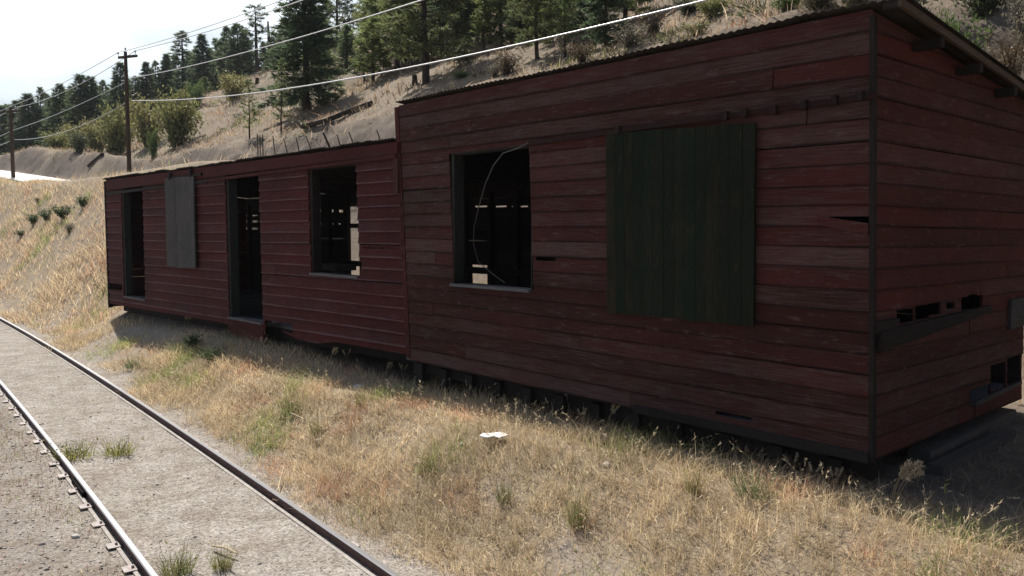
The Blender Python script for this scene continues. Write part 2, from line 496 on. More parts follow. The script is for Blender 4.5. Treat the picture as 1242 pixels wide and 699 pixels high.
cut_z = np.maximum(cut_z, .6 * sstep(18, 20, QQ) * sstep(.1, .45, fbm(SS / 4. + 12, QQ / 3.5, 4)))
cut_z = np.maximum(cut_z, .38 * (1 - sstep(-1.0, -.72, QQ - TQg)) * sstep(-.5, .3, gz) * (QQ > -4))
cut_z = np.maximum(cut_z, .75 * sstep(10.6, 11.6, QQ) * (1 - sstep(15, 16, QQ)) * sstep(6, 12, SS) * (1 - sstep(52, 60, SS)))
brush_z = sstep(18, 22, QQ) * sstep(-.15, .35, fbm(SS / 3.5 + 3, QQ / 2.6, 5)) * .85
brush_z = np.maximum(brush_z, sstep(46, 60, QQ) * .8)
brush_z = np.maximum(brush_z, .62 * sstep(16.5, 18.5, QQ))
brush_z = np.maximum(brush_z, sstep(17, 19, QQ) * (1 - sstep(8, 14, SS)) * sstep(-.5, .1, fbm(SS / 3.5 + 3, QQ / 2.6, 5)) * .9)
zone = np.stack([grav_z, brush_z, cut_z, np.ones_like(cut_z)], -1).reshape(-1, 4)
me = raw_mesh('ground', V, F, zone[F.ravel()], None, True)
g = mobj('ground', me, M['ground']); tag(g, 'dry grassy valley floor and hillside', None, None, 'structure')

# road on the bench, beyond the left bank
rs = np.arange(56, 140, 1.0)
rq = np.array([11.7, 12.6, 13.5, 14.4, 15.1])
RSs, RQ = np.meshgrid(rs, rq, indexing='ij')
V = np.stack([U[0] * RSs + N[0] * RQ, U[1] * RSs + N[1] * RQ, height(RSs, RQ, True) + .05], -1).reshape(-1, 3)
ii = np.arange(RSs.size).reshape(RSs.shape)
F = np.stack([ii[:-1, :-1], ii[:-1, 1:], ii[1:, 1:], ii[1:, :-1]], -1).reshape(-1, 4)
r = mobj('road', raw_mesh('road', V, F, None, None, True), M['road']); tag(r, 'pale gravel road climbing behind the grassy bank', None, None, 'structure')

# far ridge
xs = np.linspace(-900, 500, 90); ts = np.linspace(0, 1, 24)
XX, TT = np.meshgrid(xs, ts, indexing='ij')
YY = 620 + 420 * TT + 60 * fbm(XX / 200, TT * 2, 2)
ridge = 92 + 34 * fbm(XX / 170 + 3, XX * 0, 4) - .055 * (XX + 380)
FZ = np.clip(ridge, 20, 200) * np.sin(np.clip(TT * 1.25, 0, 1) * PI / 2) - 4
V = np.stack([XX, YY, FZ], -1).reshape(-1, 3)
ii = np.arange(XX.size).reshape(XX.shape)
F = np.stack([ii[:-1, :-1], ii[1:, :-1], ii[1:, 1:], ii[:-1, 1:]], -1).reshape(-1, 4)
fh = mobj('hills', raw_mesh('hills', V, F, None, None, True), M['far']); tag(fh, 'distant wooded ridge at far left', None, None, 'structure')

# ---------------------------------------------------------------- the shed
base_mid = W((S0 + SL) / 2, Q0 + DEP / 2, .8)
shed = thing('old_shed', 'long weathered dark red board shed with empty doorways and a green shutter beside the rails', 'shed', base_mid)

class Face:
    """a boarded wall: h runs 0..1 along it, v 0..1 up it"""
    def __init__(self, P, length, height_, n, seed):
        self.P, self.L, self.H, self.n, self.r = P, length, height_, n, random.Random(seed)
        self.holes = []
    def mesh(self, seg=.6, lap=.020, joint=.8, vmax=None, bottom=None, pieces=None, warp=.006):
        r = self.r; mb = MB(); n = self.n
        for i in range(n):
            a, b = i / n, (i + 1) / n
            joints = sorted(r.uniform(.08, .92) for _ in range(r.choice([0, 1, 1, 2]) if r.random() < joint else 0))
            ids = [(r.random(), r.random(), r.uniform(-.004, .004), r.random() * 20, r.uniform(-warp, warp), r.uniform(-warp, warp)) for _ in range(len(joints) + 1)]
            hs = [h for h in self.holes if h[2] < b - 1e-4 and h[3] > a + 1e-4]
            cuts = sorted({a, b, *[min(max(x, a), b) for h in hs for x in h[2:4]]})
            for v0, v1 in zip(cuts[:-1], cuts[1:]):
                if v1 - v0 < 2e-5: continue
                vm = (v0 + v1) / 2
                free = [(0., 1.)]
                for h in hs:
                    if h[2] < vm < h[3]:
                        nf = []
                        for x0, x1 in free:
                            if h[1] <= x0 or h[0] >= x1: nf.append((x0, x1)); continue
                            if h[0] > x0: nf.append((x0, h[0]))
                            if h[1] < x1: nf.append((h[1], x1))
                        free = nf
                for x0, x1 in free:
                    js = [x0] + [j for j in joints if x0 + .01 < j < x1 - .01] + [x1]
                    for k in range(len(js) - 1):
                        h0, h1 = js[k], js[k + 1]
                        bid = ids[sum(j <= (h0 + h1) / 2 for j in joints)]
                        g = .0012 / self.L * 3
                        hh0, hh1 = h0 + (g if k else 0), h1 - (g if k < len(js) - 2 else 0)
                        m_ = max(1, int((hh1 - hh0) * self.L / seg))
                        cols = [hh0 + (hh1 - hh0) * t / m_ for t in range(m_ + 1)]
                        self.strip(mb, cols, v0, v1, a, b, bid, lap, vmax, bottom)
        return mb
    def strip(self, mb, cols, v0, v1, a, b, bid, lap, vmax, bottom):
        P = self.P; H = self.H; L = self.L
        rings = []
        for h in cols:
            wob = (bid[4] * (1 - h) + bid[5] * h + .0035 * math.sin(h * L * 1.3 + bid[3])) / H
            lo = v0 + (wob if v0 == a else 0); hi = v1 + (wob if v1 == b else 0)
            if v0 == a and a > 0: lo -= .004 / H
            if bottom and v0 <= bottom[1]: lo = max(lo, bottom[0](h))
            if vmax: hi = min(hi, vmax(h)); lo = min(lo, vmax(h))
            hi = max(hi, lo)
            def off(v):
                f = min(max((v - a) / (b - a), 0), 1)
                return lap * (1 - f) + .003 + bid[2] + .003 * math.sin(h * L * .9 + bid[3] * 2)
            rings.append((P(h, lo, off(lo)), P(h, hi, off(hi)), P(h, hi, -.014), P(h, lo, -.014), lo, hi, h))
        for A, B in zip(rings[:-1], rings[1:]):
            if A[5] - A[4] < 1e-4 and B[5] - B[4] < 1e-4: continue
            uA, uB = A[6] * L + bid[3], B[6] * L + bid[3]
            y = lambda q: (q - a) * H + bid[3] * 3
            fr = lambda q: min(max((q - a) / (b - a), 0), 1)
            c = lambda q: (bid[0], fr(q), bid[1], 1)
            mb.poly([A[0], B[0], B[1], A[1]], uv=[(uA, y(A[4])), (uB, y(B[4])), (uB, y(B[5])), (uA, y(A[5]))], cols=[c(A[4]), c(B[4]), c(B[5]), c(A[5])])
            mb.poly([A[2], B[2], B[3], A[3]], uv=[(uA, y(A[5])), (uB, y(B[5])), (uB, y(B[4])), (uA, y(A[4]))], cols=[(bid[0], .5, bid[1], 1)] * 4)
            mb.poly([A[3], B[3], B[0], A[0]], uv=[(uA, y(A[4]) - .03), (uB, y(B[4]) - .03), (uB, y(B[4])), (uA, y(A[4]))], cols=[(bid[0], .1, bid[1], 1)] * 4)
            mb.poly([A[1], B[1], B[2], A[2]], uv=[(uA, y(A[5])), (uB, y(B[5])), (uB, y(B[5]) + .02), (uA, y(A[5]) + .02)], cols=[(bid[0], .9, bid[1], 1)] * 4)
        for R_, fl in ((rings[0], 1), (rings[-1], 0)):
            q = [R_[0], R_[1], R_[2], R_[3]]
            if fl: q = q[::-1]
            mb.poly(q, cols=[(bid[0], .5, bid[1], 1)] * 4)

def lerp(a, b, t): return a + (b - a) * t
def flat_face(sR, sL, zb, zt, n, seed):
    """front wall; sR(v), sL(v), zb(h), zt(h)"""
    P = lambda h, v, o: W(lerp(sR(v), sL(v), h), Q0 - o, lerp(zb(h), zt(h), v))
    f = Face(P, sL(.5) - sR(.5), zt(.5) - zb(.5), n, seed)
    def inv(s, z):
        v = .5
        for _ in range(8):
            h = (s - sR(v)) / (sL(v) - sR(v)); v = (z - zb(h)) / (zt(h) - zb(h))
        return h, v
    f.inv = inv
    def rect(x0, y0, x1, y1):           # opening seen in the photo between two corners
        c = [inv(*on_q(x, y, Q0)) for x, y in ((x0, y0), (x1, y1))]
        f.holes.append((min(c[0][0], c[1][0]), max(c[0][0], c[1][0]), min(c[0][1], c[1][1]), max(c[0][1], c[1][1])))
    f.rect = rect
    def quad(TL, TR, BR, BL):
        c = [inv(*on_q(x, y, Q0)) for x, y in (TL, TR, BR, BL)]
        f.holes.append(((c[1][0] + c[2][0]) / 2, (c[0][0] + c[3][0]) / 2, (c[2][1] + c[3][1]) / 2, (c[0][1] + c[1][1]) / 2))
    f.quad = quad
    return f
def line_s(p_bot, p_top):
    a, b = on_q(*p_bot, Q0), on_q(*p_top, Q0)
    return (lambda v: lerp(a[0], b[0], v)), a[1], b[1]

# high part, front
sR, zRb, zRt = line_s((1057, 558), (1058.5, 11))
sLt, zLb, zLt = line_s((499, 437), (484, 128))
ft = flat_face(sR, sLt, lambda h: lerp(zRb, zLb, h), lambda h: lerp(zRt, zLt, h), 21, 3)
WIN_T = [(545, 187), (642, 176), (648, 351), (551, 344)]
ft.quad(*WIN_T)
ft.rect(1006, 263, 1056, 272); ft.rect(650, 311, 674, 317); ft.rect(652, 351, 688, 354)
ft.rect(868, 498, 912, 512); ft.rect(1000, 272, 1004, 273)
ft.mesh(lap=.010, warp=.010, joint=.5).build('wall', M['red_tall'], shed)

# low part, front
sR2, zRb2, zRt2 = line_s((497, 437), (486, 172))
sL2, zLb2, zLt2 = line_s((133, 372), (129, 219))
sR2_ = lambda v: sR2(v) + .03
fl_ = flat_face(sR2_, sL2, lambda h: lerp(zRb2, zLb2, h), lambda h: lerp(zRt2, zLt2, h), 17, 8)
DOOR1 = [(148, 226), (174, 223), (177, 361), (151, 361)]
DOOR2 = [(274, 211), (314, 207), (321, 392), (279, 384)]
WIN_L = [(375, 205), (433, 199), (438, 334), (378, 332)]
for q_ in (DOOR1, DOOR2, WIN_L): fl_.quad(*q_)
fl_.rect(322, 388, 356, 406); fl_.rect(132, 343, 149, 353)
fl_.rect(436, 318, 440, 326)
fl_.rect(441, 300, 478, 302)
bz = lambda h: .03 + .03 * math.sin(h * 23) * (h < .45) + .05 * max(0, math.sin(h * 61 + 1)) * (h < .12)
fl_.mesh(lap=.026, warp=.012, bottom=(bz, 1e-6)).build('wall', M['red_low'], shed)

# end wall facing the camera side
qe, ze_b = on_s(1237, 484, S0)
roofz_f = zRt; roofz_b = on_s(1242, 122, S0)[1]
DE = qe - Q0
slope_e = (on_s(1242, 120, S0)[1] - roofz_f) / (on_s(1242, 120, S0)[0] - Q0)
zeb = lambda h: lerp(zRb, ze_b, h)
Pe = lambda h, v, o: W(lerp(sR(v), S0 + .0, h) - o, Q0 + h * DEP_E, lerp(zeb(h), zRt, v))
DEP_E = DE
fe = Face(Pe, DE, zRt - zRb, 21, 21)
def einv(x, y):
    q, z = on_s(x, y, S0); h = (q - Q0) / DE
    return h, (z - zeb(h)) / (zRt - zeb(h))
def ehole(x0, y0, x1, y1):
    a, b_ = einv(x0, y0), einv(x1, y1)
    fe.holes.append((min(a[0], b_[0]), max(a[0], b_[0]), min(a[1], b_[1]), max(a[1], b_[1])))
ehole(1091, 377, 1112, 390); ehole(1113, 372, 1130, 386); ehole(1128, 369, 1143, 381); ehole(1150, 368, 1160, 374); ehole(1168, 361, 1192, 373); ehole(1176, 358, 1186, 362)
ehole(1202, 444, 1219, 470); ehole(1222, 434, 1237, 462); ehole(1176, 474, 1200, 484)
evmax = lambda h: (zRt + slope_e * h * DE - zeb(h)) / (zRt - zeb(h)) - .004
fe.mesh(seg=.12, lap=.009, joint=.6, vmax=evmax).build('end_wall', M['red_end'], shed)

# far end wall, rear wall and the step wall between the two roof heights
zback_t = zRt + slope_e * DE; zback_l = zRt2 + slope_e * DE
QB = Q0 + DE
def plain(P, L, H, n, seed, holes=(), **k):
    f = Face(P, L, H, n, seed); f.holes = list(holes); return f.mesh(**k)
Hl = zLt2 - zLb2
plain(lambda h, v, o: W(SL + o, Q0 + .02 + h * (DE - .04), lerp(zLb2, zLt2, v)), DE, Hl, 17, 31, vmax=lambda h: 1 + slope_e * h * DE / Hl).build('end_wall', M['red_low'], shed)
zst0 = zRt2 - .3
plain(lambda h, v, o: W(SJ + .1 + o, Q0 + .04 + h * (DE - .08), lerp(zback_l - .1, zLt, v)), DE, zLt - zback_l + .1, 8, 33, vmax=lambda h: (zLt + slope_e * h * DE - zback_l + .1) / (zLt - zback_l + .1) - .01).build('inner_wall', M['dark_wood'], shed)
zB0, zB1 = .95, max(zback_t, zback_l) + .06
def bh(x0, y0, x1, y1):
    a, b_ = on_q(x0, y0, QB), on_q(x1, y1, QB)
    hs = [(p[0] - S0) / (SL - S0) for p in (a, b_)]; vs = [(p[1] - zB0) / (zB1 - zB0) for p in (a, b_)]
    return (min(hs), max(hs), min(vs), max(vs))
slits = []
for y in (261.5, 268.8, 277.5):
    for x0, x1 in ((284, 291), (294.5, 302), (305.5, 313)): slits.append((x0, y - (.6 if y < 265 else 1.2), x1, y + (.6 if y < 265 else 1.2)))
for x0, x1 in ((383, 390), (396, 405), (411, 417)): slits.append((x0, 254.6, x1, 257.6))
for x0, x1 in ((384, 390.5), (396.5, 399), (403, 405), (411, 413.5)): slits.append((x0, 271, x1, 272.4))
for x0, x1 in ((556, 563), (576, 594), (601, 615), (621, 623), (629, 641)): slits.append((x0, 249.9, x1, 251.3))
holes = [bh(*t) for t in slits]
BW = (421.5, 251, 446, 337); BW2 = (573, 321, 594, 345)
holes += [bh(*BW), bh(*BW2), bh(561, 339, 568.5, 343)]
rear_v = lambda h: ((zback_t if S0 + h * (SL - S0) < SJ + .1 else zback_l) + .05 - zB0) / (zB1 - zB0)
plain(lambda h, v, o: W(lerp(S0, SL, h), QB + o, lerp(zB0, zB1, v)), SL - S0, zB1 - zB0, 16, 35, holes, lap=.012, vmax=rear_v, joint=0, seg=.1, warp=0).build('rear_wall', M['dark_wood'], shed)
# rear window frame with its cross bar, and the small hatch
def ring(mb, quad, q, w, o_out, o_in, plane='q', sides='LRTB', wl_=None):
    """four frame boards round an opening given by photo corners TL,TR,BR,BL on the plane at depth q"""
    TL, TR, BR, BL = [on_q(x, y, q) for x, y in quad]
    sL_, sR_ = (TL[0] + BL[0]) / 2, (TR[0] + BR[0]) / 2
    zt_, zb_ = (TL[1] + TR[1]) / 2, (BL[1] + BR[1]) / 2
    def bar(s0, s1, z0, z1, o0=o_out, o1=o_in):
        mb.box(W(s0, q - o0, z0), W(s1, 0, 0) - W(s0, 0, 0), W(0, o0 - o1, 0), (0, 0, z1 - z0), (rnd.random(), .5, rnd.random(), 1))
    if 'L' in sides: bar(sL_, sL_ - (wl_ or w), zb_, zt_)
    if 'R' in sides: bar(sR_ + w, sR_, zb_, zt_)
    if 'T' in sides: bar(sR_ + w, sL_ - (wl_ or w), zt_ - w, zt_)
    return sL_, sR_, zb_, zt_, bar
mb = MB(); TLs = on_q(425, 253, QB); BRs = on_q(446, 334, QB)
for z in (on_q(430, 274, QB)[1],): mb.box(W(TLs[0], QB - .05, z - .05), W(BRs[0] - TLs[0], 0, 0), W(0, .06, 0), (0, 0, .1), (.5, .5, .5, 1))
mb.box(W(TLs[0] + .14, QB - .10, TLs[1] - 1.9), W(-.16, 0, 0), W(0, .09, 0), (0, 0, 2.0), (.5, .5, .5, 1))
mb.build('window_frame', M['dark_wood'], shed)

# inside: floor, studs, rails, ceiling joists (all the dark wooden frame)
mb = MB()
mb.box(W(S0 + .05, Q0 + .03, .98), W(SJ - S0, 0, 0), W(0, DE - .06, 0), (0, 0, .07))
zfl = on_q(300, 389, Q0 + .2)[1]
mb.box(W(SJ + .12, Q0 + .35, zfl - .09), W(SL - SJ - .15, 0, 0), W(0, DE - .38, 0), (0, 0, .08))
mb.build('floor', M['sill_wood'], shed)
mb = MB()
for s in np.arange(S0 + .6, SL, .72):
    zt_ = (zback_t if s < SJ else zback_l) - .12
    mb.box(W(s, QB - .11, 1.0), W(.08, 0, 0), W(0, .09, 0), (0, 0, zt_ - 1.0), (rnd.random(), .5, rnd.random(), 1))
for z in (1.9,):
    mb.box(W(S0 + .1, QB - .145, z), W(SL - S0 - .2, 0, 0), W(0, .03, 0), (0, 0, .12), (.6, .5, .5, 1))
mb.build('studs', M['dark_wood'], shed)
mb = MB()      # a broken shelf and boards left inside the low part
p = on_q(405, 322, QB - 1.0)
mb.box(W(p[0] - .4, QB - 1.2, p[1] - .1), W(.9, 0, 0), W(0, .5, 0), (0, 0, .12), (.9, .5, .9, 1))
mb.box(W(p[0] - .4, QB - 1.2, zfl), W(.06, 0, 0), W(0, .06, 0), (0, 0, p[1] - zfl - .1)); mb.box(W(p[0] + .4, QB - 1.2, zfl), W(.06, 0, 0), W(0, .06, 0), (0, 0, p[1] - zfl - .1))
mb.build('shelf', M['timber'], shed)

# roofs: corrugated sheets, waves run down the slope
def roof(s0, s1, zf0, zf1, qf, qb, amp, pitch, rough_):
    mb_v, cols = [], []
    ss = np.arange(s0, s1 + 1e-6, pitch / 4)
    ts = np.linspace(0, 1, 7)
    w = amp * np.sin(ss / pitch * 2 * PI) + rough_ * fbm(ss / 1.1, ss * 0 + 5, 3) - .5 * rough_ * (fbm(ss / .35, ss * 0 + 2, 2) > .25)
    ov = .012 * fbm(ss / .9, ss * 0 + 8, 2) - .03 * (vnoise(np.floor(ss / .62), ss * 0) - .5)
    top, bot = [], []
    for t in ts:
        q = lerp(qf, qb, t) + (ov if t == 0 else 0)
        z = lerp(zf0, zf1, (ss - s0) / (s1 - s0)) + slope_e * (q - Q0) + w
        top.append(np.stack([U[0] * ss + N[0] * q, U[1] * ss + N[1] * q, z], -1))
        bot.append(np.stack([U[0] * ss + N[0] * q, U[1] * ss + N[1] * q, z - .008], -1))
    top, bot = np.array(top), np.array(bot)
    n_t, n_s = len(ts), len(ss)
    V = np.concatenate([top.reshape(-1, 3), bot.reshape(-1, 3)])
    i = np.arange(n_t * n_s).reshape(n_t, n_s); k = n_t * n_s
    F = [np.stack([i[:-1, :-1], i[1:, :-1], i[1:, 1:], i[:-1, 1:]], -1).reshape(-1, 4),
         np.stack([i[:-1, :-1], i[:-1, 1:], i[1:, 1:], i[1:, :-1]], -1).reshape(-1, 4) + k]
    for e in (i[0], i[-1], i[:, 0], i[:, -1]):
        F.append(np.stack([e[:-1], e[1:], e[1:] + k, e[:-1] + k], -1))
    me = raw_mesh('roof', V - np.array(shed.location), np.concatenate(F))
    return mobj('roof', me, M['roof_metal'], shed)
rt = roof(S0 - .16, SJ + .16, zRt + .045, zLt + .045, Q0 - .04, QB + .15, .007, .076, .014)
rl = roof(SJ + .17, SL + .06, zRt2 + .045, zLt2 + .045, Q0 - .065, QB + .12, .008, .076, .024)
# verge boards under the roof edge at the near end, and purlin ends
mb = MB()
def along_roof(q): return zRt + slope_e * (q - Q0)
for s_a, wd, dz, th in ((S0 - .135, .03, -.035, .055),):
    a0, a1 = W(s_a, Q0 - .05, along_roof(Q0 - .05) + dz), W(s_a, QB + .13, along_roof(QB + .13) + dz)
    mb.box(a0, W(wd, 0, 0), a1 - a0, (0, 0, th), (.8, .5, .9, 1))
mb.build('verge_board', M['pole_wood'], shed)
for px, py in ((1137, 55), (1184, 88), (1226, 119)):
    q, z = on_s(px, py, S0 - .1)
    mb = MB(); mb.box(W(S0 - .15, q - .07, along_roof(q) - .145), W(.7, 0, 0), W(0, .08, 0), (0, 0, .075), (.2, .5, .2, 1))
    mb.build('purlin', M['dark_wood'], shed)
mb = MB(); mb.box(W(S0 - .13, Q0 - .03, zRt - .03), W(.14, 0, 0), W(0, .05, 0), (0, 0, .055), (.2, .5, .4, 1)); mb.build('purlin', M['dark_wood'], shed)

# corner boards at the near corner and at the joint
mb = MB()
def post(s0, s1, o0, o1, zb_, zt_, lean=0):
    P = [W(s0, Q0 - o0, zb_), W(s1, Q0 - o0, zb_), W(s1, Q0 - o1, zb_), W(s0, Q0 - o1, zb_)]
    T = [W(s0 + lean, Q0 - o0, zt_), W(s1 + lean, Q0 - o0, zt_), W(s1 + lean, Q0 - o1, zt_), W(s0 + lean, Q0 - o1, zt_)]
    mb.hexa(P + T, (rnd.random(), .5, rnd.random(), 1))
ln = sR(1) - sR(0)
post(sR(0) - .022, sR(0) + .014, -.035, .022, zRb - .02, zRt - .05, ln)
mb.build('corner_board', M['dark_wood'], shed)
mb = MB(); post(SL - .03, SL + .04, -.06, .034, zLb2 - .02, zLt2 - .02); mb.build('corner_board', M['dark_wood'], shed)
mb = MB(); lj = sLt(1) - sLt(0)
post(sLt(0) + .005, sLt(0) + .085, -.03, .018, zLb + .02, zLt - .02, lj)
p0 = on_q(486, 235, Q0); p1 = on_q(485, 190, Q0)
post(p0[0] + .0, p0[0] + .10, .01, .045, p0[1], p1[1], 0)
mb.build('corner_board', M['red_tall'], shed)

# skirting board under the high part, fascia and battens on the low part
def band(pa, pb, o, th, hgt_a, hgt_b, mat, name, parent=shed, tint=None):
    a, b_ = on_q(*pa, Q0), on_q(*pb, Q0)
    mb = MB(); n = 6; rnd_t = tint or (rnd.random(), .5, rnd.random(), 1)
    P = []
    for i in range(n + 1):
        t = i / n; s = lerp(a[0], b_[0], t); z = lerp(a[1], b_[1], t) + rnd.uniform(-.004, .004); h = lerp(hgt_a, hgt_b, t)
        P.append((W(s, Q0 - o, z - h), W(s, Q0 - o + th, z - h), W(s, Q0 - o + th, z), W(s, Q0 - o, z)))
    for A, B in zip(P[:-1], P[1:]):
        mb.hexa([A[0], B[0], B[1], A[1], A[3], B[3], B[2], A[2]], rnd_t, 0)
    return mb.build(name, mat, parent)
band((770, 491), (1055, 548), .034, .02, .075, .085, M['dark_wood'], 'skirting_board')
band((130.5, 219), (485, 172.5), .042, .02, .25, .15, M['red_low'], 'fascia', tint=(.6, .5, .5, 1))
band((131, 234), (254, 218), .060, .03, .06, .06, M['dark_wood'], 'batten')
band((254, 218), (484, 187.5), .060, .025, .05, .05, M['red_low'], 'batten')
# sill beam, joist ends and foundation posts in the dark gap under the front
mb = MB()
za, zc = zLb - .02, zRb - .06
mb.hexa([W(SJ, Q0 + .10, za - .14), W(S0 + .02, Q0 + .10, zc - .14), W(S0 + .02, Q0 + .26, zc - .14), W(SJ, Q0 + .26, za - .14),
         W(SJ, Q0 + .10, za + .08), W(S0 + .02, Q0 + .10, zc + .08), W(S0 + .02, Q0 + .26, zc + .08), W(SJ, Q0 + .26, za + .08)])
mb.build('sill_beam', M['dark_wood'], shed)
mb = MB()
mb.hexa([W(SL - .05, Q0 + .30, zLb2 - .12), W(SJ + .1, Q0 + .30, zRb2 - .12), W(SJ + .1, Q0 + .45, zRb2 - .12), W(SL - .05, Q0 + .45, zLb2 - .12),
         W(SL - .05, Q0 + .30, zLb2 + .06), W(SJ + .1, Q0 + .30, zRb2 + .06), W(SJ + .1, Q0 + .45, zRb2 + .06), W(SL - .05, Q0 + .45, zLb2 + .06)])
mb.build('sill_beam', M['dark_wood'], shed)
for i, s in enumerate(np.linspace(S0 + .25, SJ - .3, 12)):
    mb = MB(); z1 = lerp(zc, za, (s - S0) / (SJ - S0)) - .01; z0 = float(height(s, Q0)) - .05
    mb.box(W(s, Q0 + .03, z0), W(.13, 0, 0), W(0, .13, 0), (0, 0, z1 - z0), (rnd.random(), .5, rnd.random(), 1))
    mb.build('foundation_post', M['dark_wood'], shed)

# windows and doors
def opening(quad, kind, wood_, w, depth, wl_=None, sill=True, out=-.004):
    mb = MB()
    sL_, sR_, zb_, zt_, bar = ring(mb, quad, Q0, w, out, -depth, 'q', 'LRT', wl_)
    f = mb.build(kind, wood_, shed)
    if sill:
        mb = MB()
        mb.box(W(sL_ - .004, Q0 - .045, zb_ - .035), W(sR_ - sL_ + .008, 0, 0), W(0, depth + .045, 0), (0, 0, .034), (.5, .5, .3, 1))
        subpart('threshold' if 'door' in kind else 'sill', mb, M['sill_wood'], f, shed)
    return f, sL_, sR_, zb_, zt_
opening(WIN_T, 'window_frame', M['frame_wood'], .015, .15, .05)
opening(WIN_L, 'window_frame', M['dark_wood'], .012, .14, .07)
f1 = opening(DOOR1, 'door_frame', M['frame_wood'], .02, .16, .10, True)
f2 = opening(DOOR2, 'door_frame', M['frame_wood'], .02, .16, .08, True)
a = f2
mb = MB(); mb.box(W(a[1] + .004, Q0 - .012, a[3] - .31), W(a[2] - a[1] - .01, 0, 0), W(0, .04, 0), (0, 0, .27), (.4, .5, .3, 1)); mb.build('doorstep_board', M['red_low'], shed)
mb = MB(); mb.box(W(a[1] - .01, Q0 + .04, a[3] - .07), W(a[2] - a[1] + .02, 0, 0), W(0, .30, 0), (0, 0, .05), (.9, .5, .3, 1)); mb.build('floor_board', M['sill_wood'], shed)

# shutters of upright planks
def shutter(TL, TR, BR, BL, o, splits, mat, gaps=(), label=None, notch=None):
    c = [on_q(*p_, Q0) for p_ in (TL, TR, BR, BL)]
    mb = MB()
    edges = [0] + splits + [1]
    for k in range(len(edges) - 1):
        gp = .0009 if len(splits) > 3 else .004
        a, b_ = edges[k] + gp, edges[k + 1] - gp
        dz = rnd.uniform(-.010, .010); dd = rnd.uniform(-.0015, .0015)
        top = lambda t: (lerp(c[0][0], c[1][0], t), lerp(c[0][1], c[1][1], t) + dz * .4)
        bot = lambda t: (lerp(c[3][0], c[2][0], t), lerp(c[3][1], c[2][1], t) + dz)
        tn = (rnd.random(), .5, rnd.random(), 1)
        b0, b1, t0, t1 = bot(a), bot(b_), top(a), top(b_)
        if notch and k in notch: b0, b1 = (b0[0], b0[1] + notch[k][0]), (b1[0], b1[1] + notch[k][1])
        P = [W(b0[0], Q0 - o - dd - .028, b0[1]), W(b1[0], Q0 - o - dd - .028, b1[1]), W(b1[0], Q0 - o - dd, b1[1]), W(b0[0], Q0 - o - dd, b0[1]),
             W(t0[0], Q0 - o - dd - .028, t0[1]), W(t1[0], Q0 - o - dd - .028, t1[1]), W(t1[0], Q0 - o - dd, t1[1]), W(t0[0], Q0 - o - dd, t0[1])]
        mb.hexa(P, tn, 2)
    ob = mb.build('shutter', mat, shed)
    if label: ob['label'] = label
    return ob
sg = shutter((739, 163), (920, 149.5), (918, 395), (741, 379), .030, [.07, .14, .205, .28, .35, .425, .50, .565, .64, .71, .785, .85, .93], M['green'], label='large dark green plank shutter')
shutter((205, 217), (240, 214), (242.5, 326), (208, 325), .064, [.38], M['grey_wood'], label='bare grey two plank shutter', notch={0: (.05, .02), 1: (-.01, .01)})
# sliding rails above the shutters
def rail_track(pa, pb, o, hgt, name='sliding_rail', blocks=(), bs=.05):
    ob = band(pa, pb, o, .03, hgt, hgt, M['rail_wood'], name)
    for bx, by in blocks:
        s, z = on_q(bx, by, Q0)
        mb = MB(); mb.box(W(s - bs / 2, Q0 - o - .03, z - bs * .9), W(bs, 0, 0), W(0, .05, 0), (0, 0, bs * 1.6)); 
        subpart('bracket', mb, M['rail_wood'], ob, shed)
rail_track((642, 172), (1066, 113), .055, .045, blocks=((755, 158), (885, 141), (908, 138), (944, 134), (980, 128), (1017, 122), (1048, 117)), bs=.045)
rail_track((205, 215.5), (248, 210), .075, .05, blocks=((211, 214), (236, 210)), bs=.09)

# rotten ledger on the end wall, torn board, patch board at the back edge
def eband(pa, pb, o, h0, h1, mat, name):
    a, b_ = on_s(*pa, S0), on_s(*pb, S0)
    mb = MB()
    mb.hexa([W(S0 - o, a[0], a[1] - h0), W(S0 - o, b_[0], b_[1] - h1), W(S0 - o + .03, b_[0], b_[1] - h1), W(S0 - o + .03, a[0], a[1] - h0),
             W(S0 - o, a[0], a[1]), W(S0 - o, b_[0], b_[1]), W(S0 - o + .03, b_[0], b_[1]), W(S0 - o + .03, a[0], a[1])], (.9, .5, .3, 1))
    return mb.build(name, mat, shed)
eband((1064, 402), (1198, 370), .034, .16, .07, M['dark_wood'], 'ledger_board')
eband((1062, 391), (1088, 386), .022, .09, .07, M['dark_wood'], 'patch_board')
eband((1222, 364), (1248, 358), .04, .30, .30, M['grey_wood'], 'patch_board')
eband((1180, 487), (1236, 462), .03, .05, .03, M['grey_wood'], 'patch_board')
# broken board end hanging in the gap near the corner
a, b_, c_ = on_q(992, 262, Q0), on_q(1055, 276, Q0), on_q(1055, 270, Q0)
mb = MB(); mb.hexa([W(a[0], Q0 - .012, a[1] - .07), W(b_[0], Q0 - .03, b_[1] - .05), W(b_[0], Q0 - .012, b_[1] - .05), W(a[0], Q0 + .004, a[1] - .07),
                    W(a[0], Q0 - .012, a[1] + .0), W(b_[0], Q0 - .03, b_[1] + .03), W(b_[0], Q0 - .012, b_[1] + .03), W(a[0], Q0 + .004, a[1])], (.3, .5, .4, 1))
mb.build('broken_board', M['red_tall'], shed)

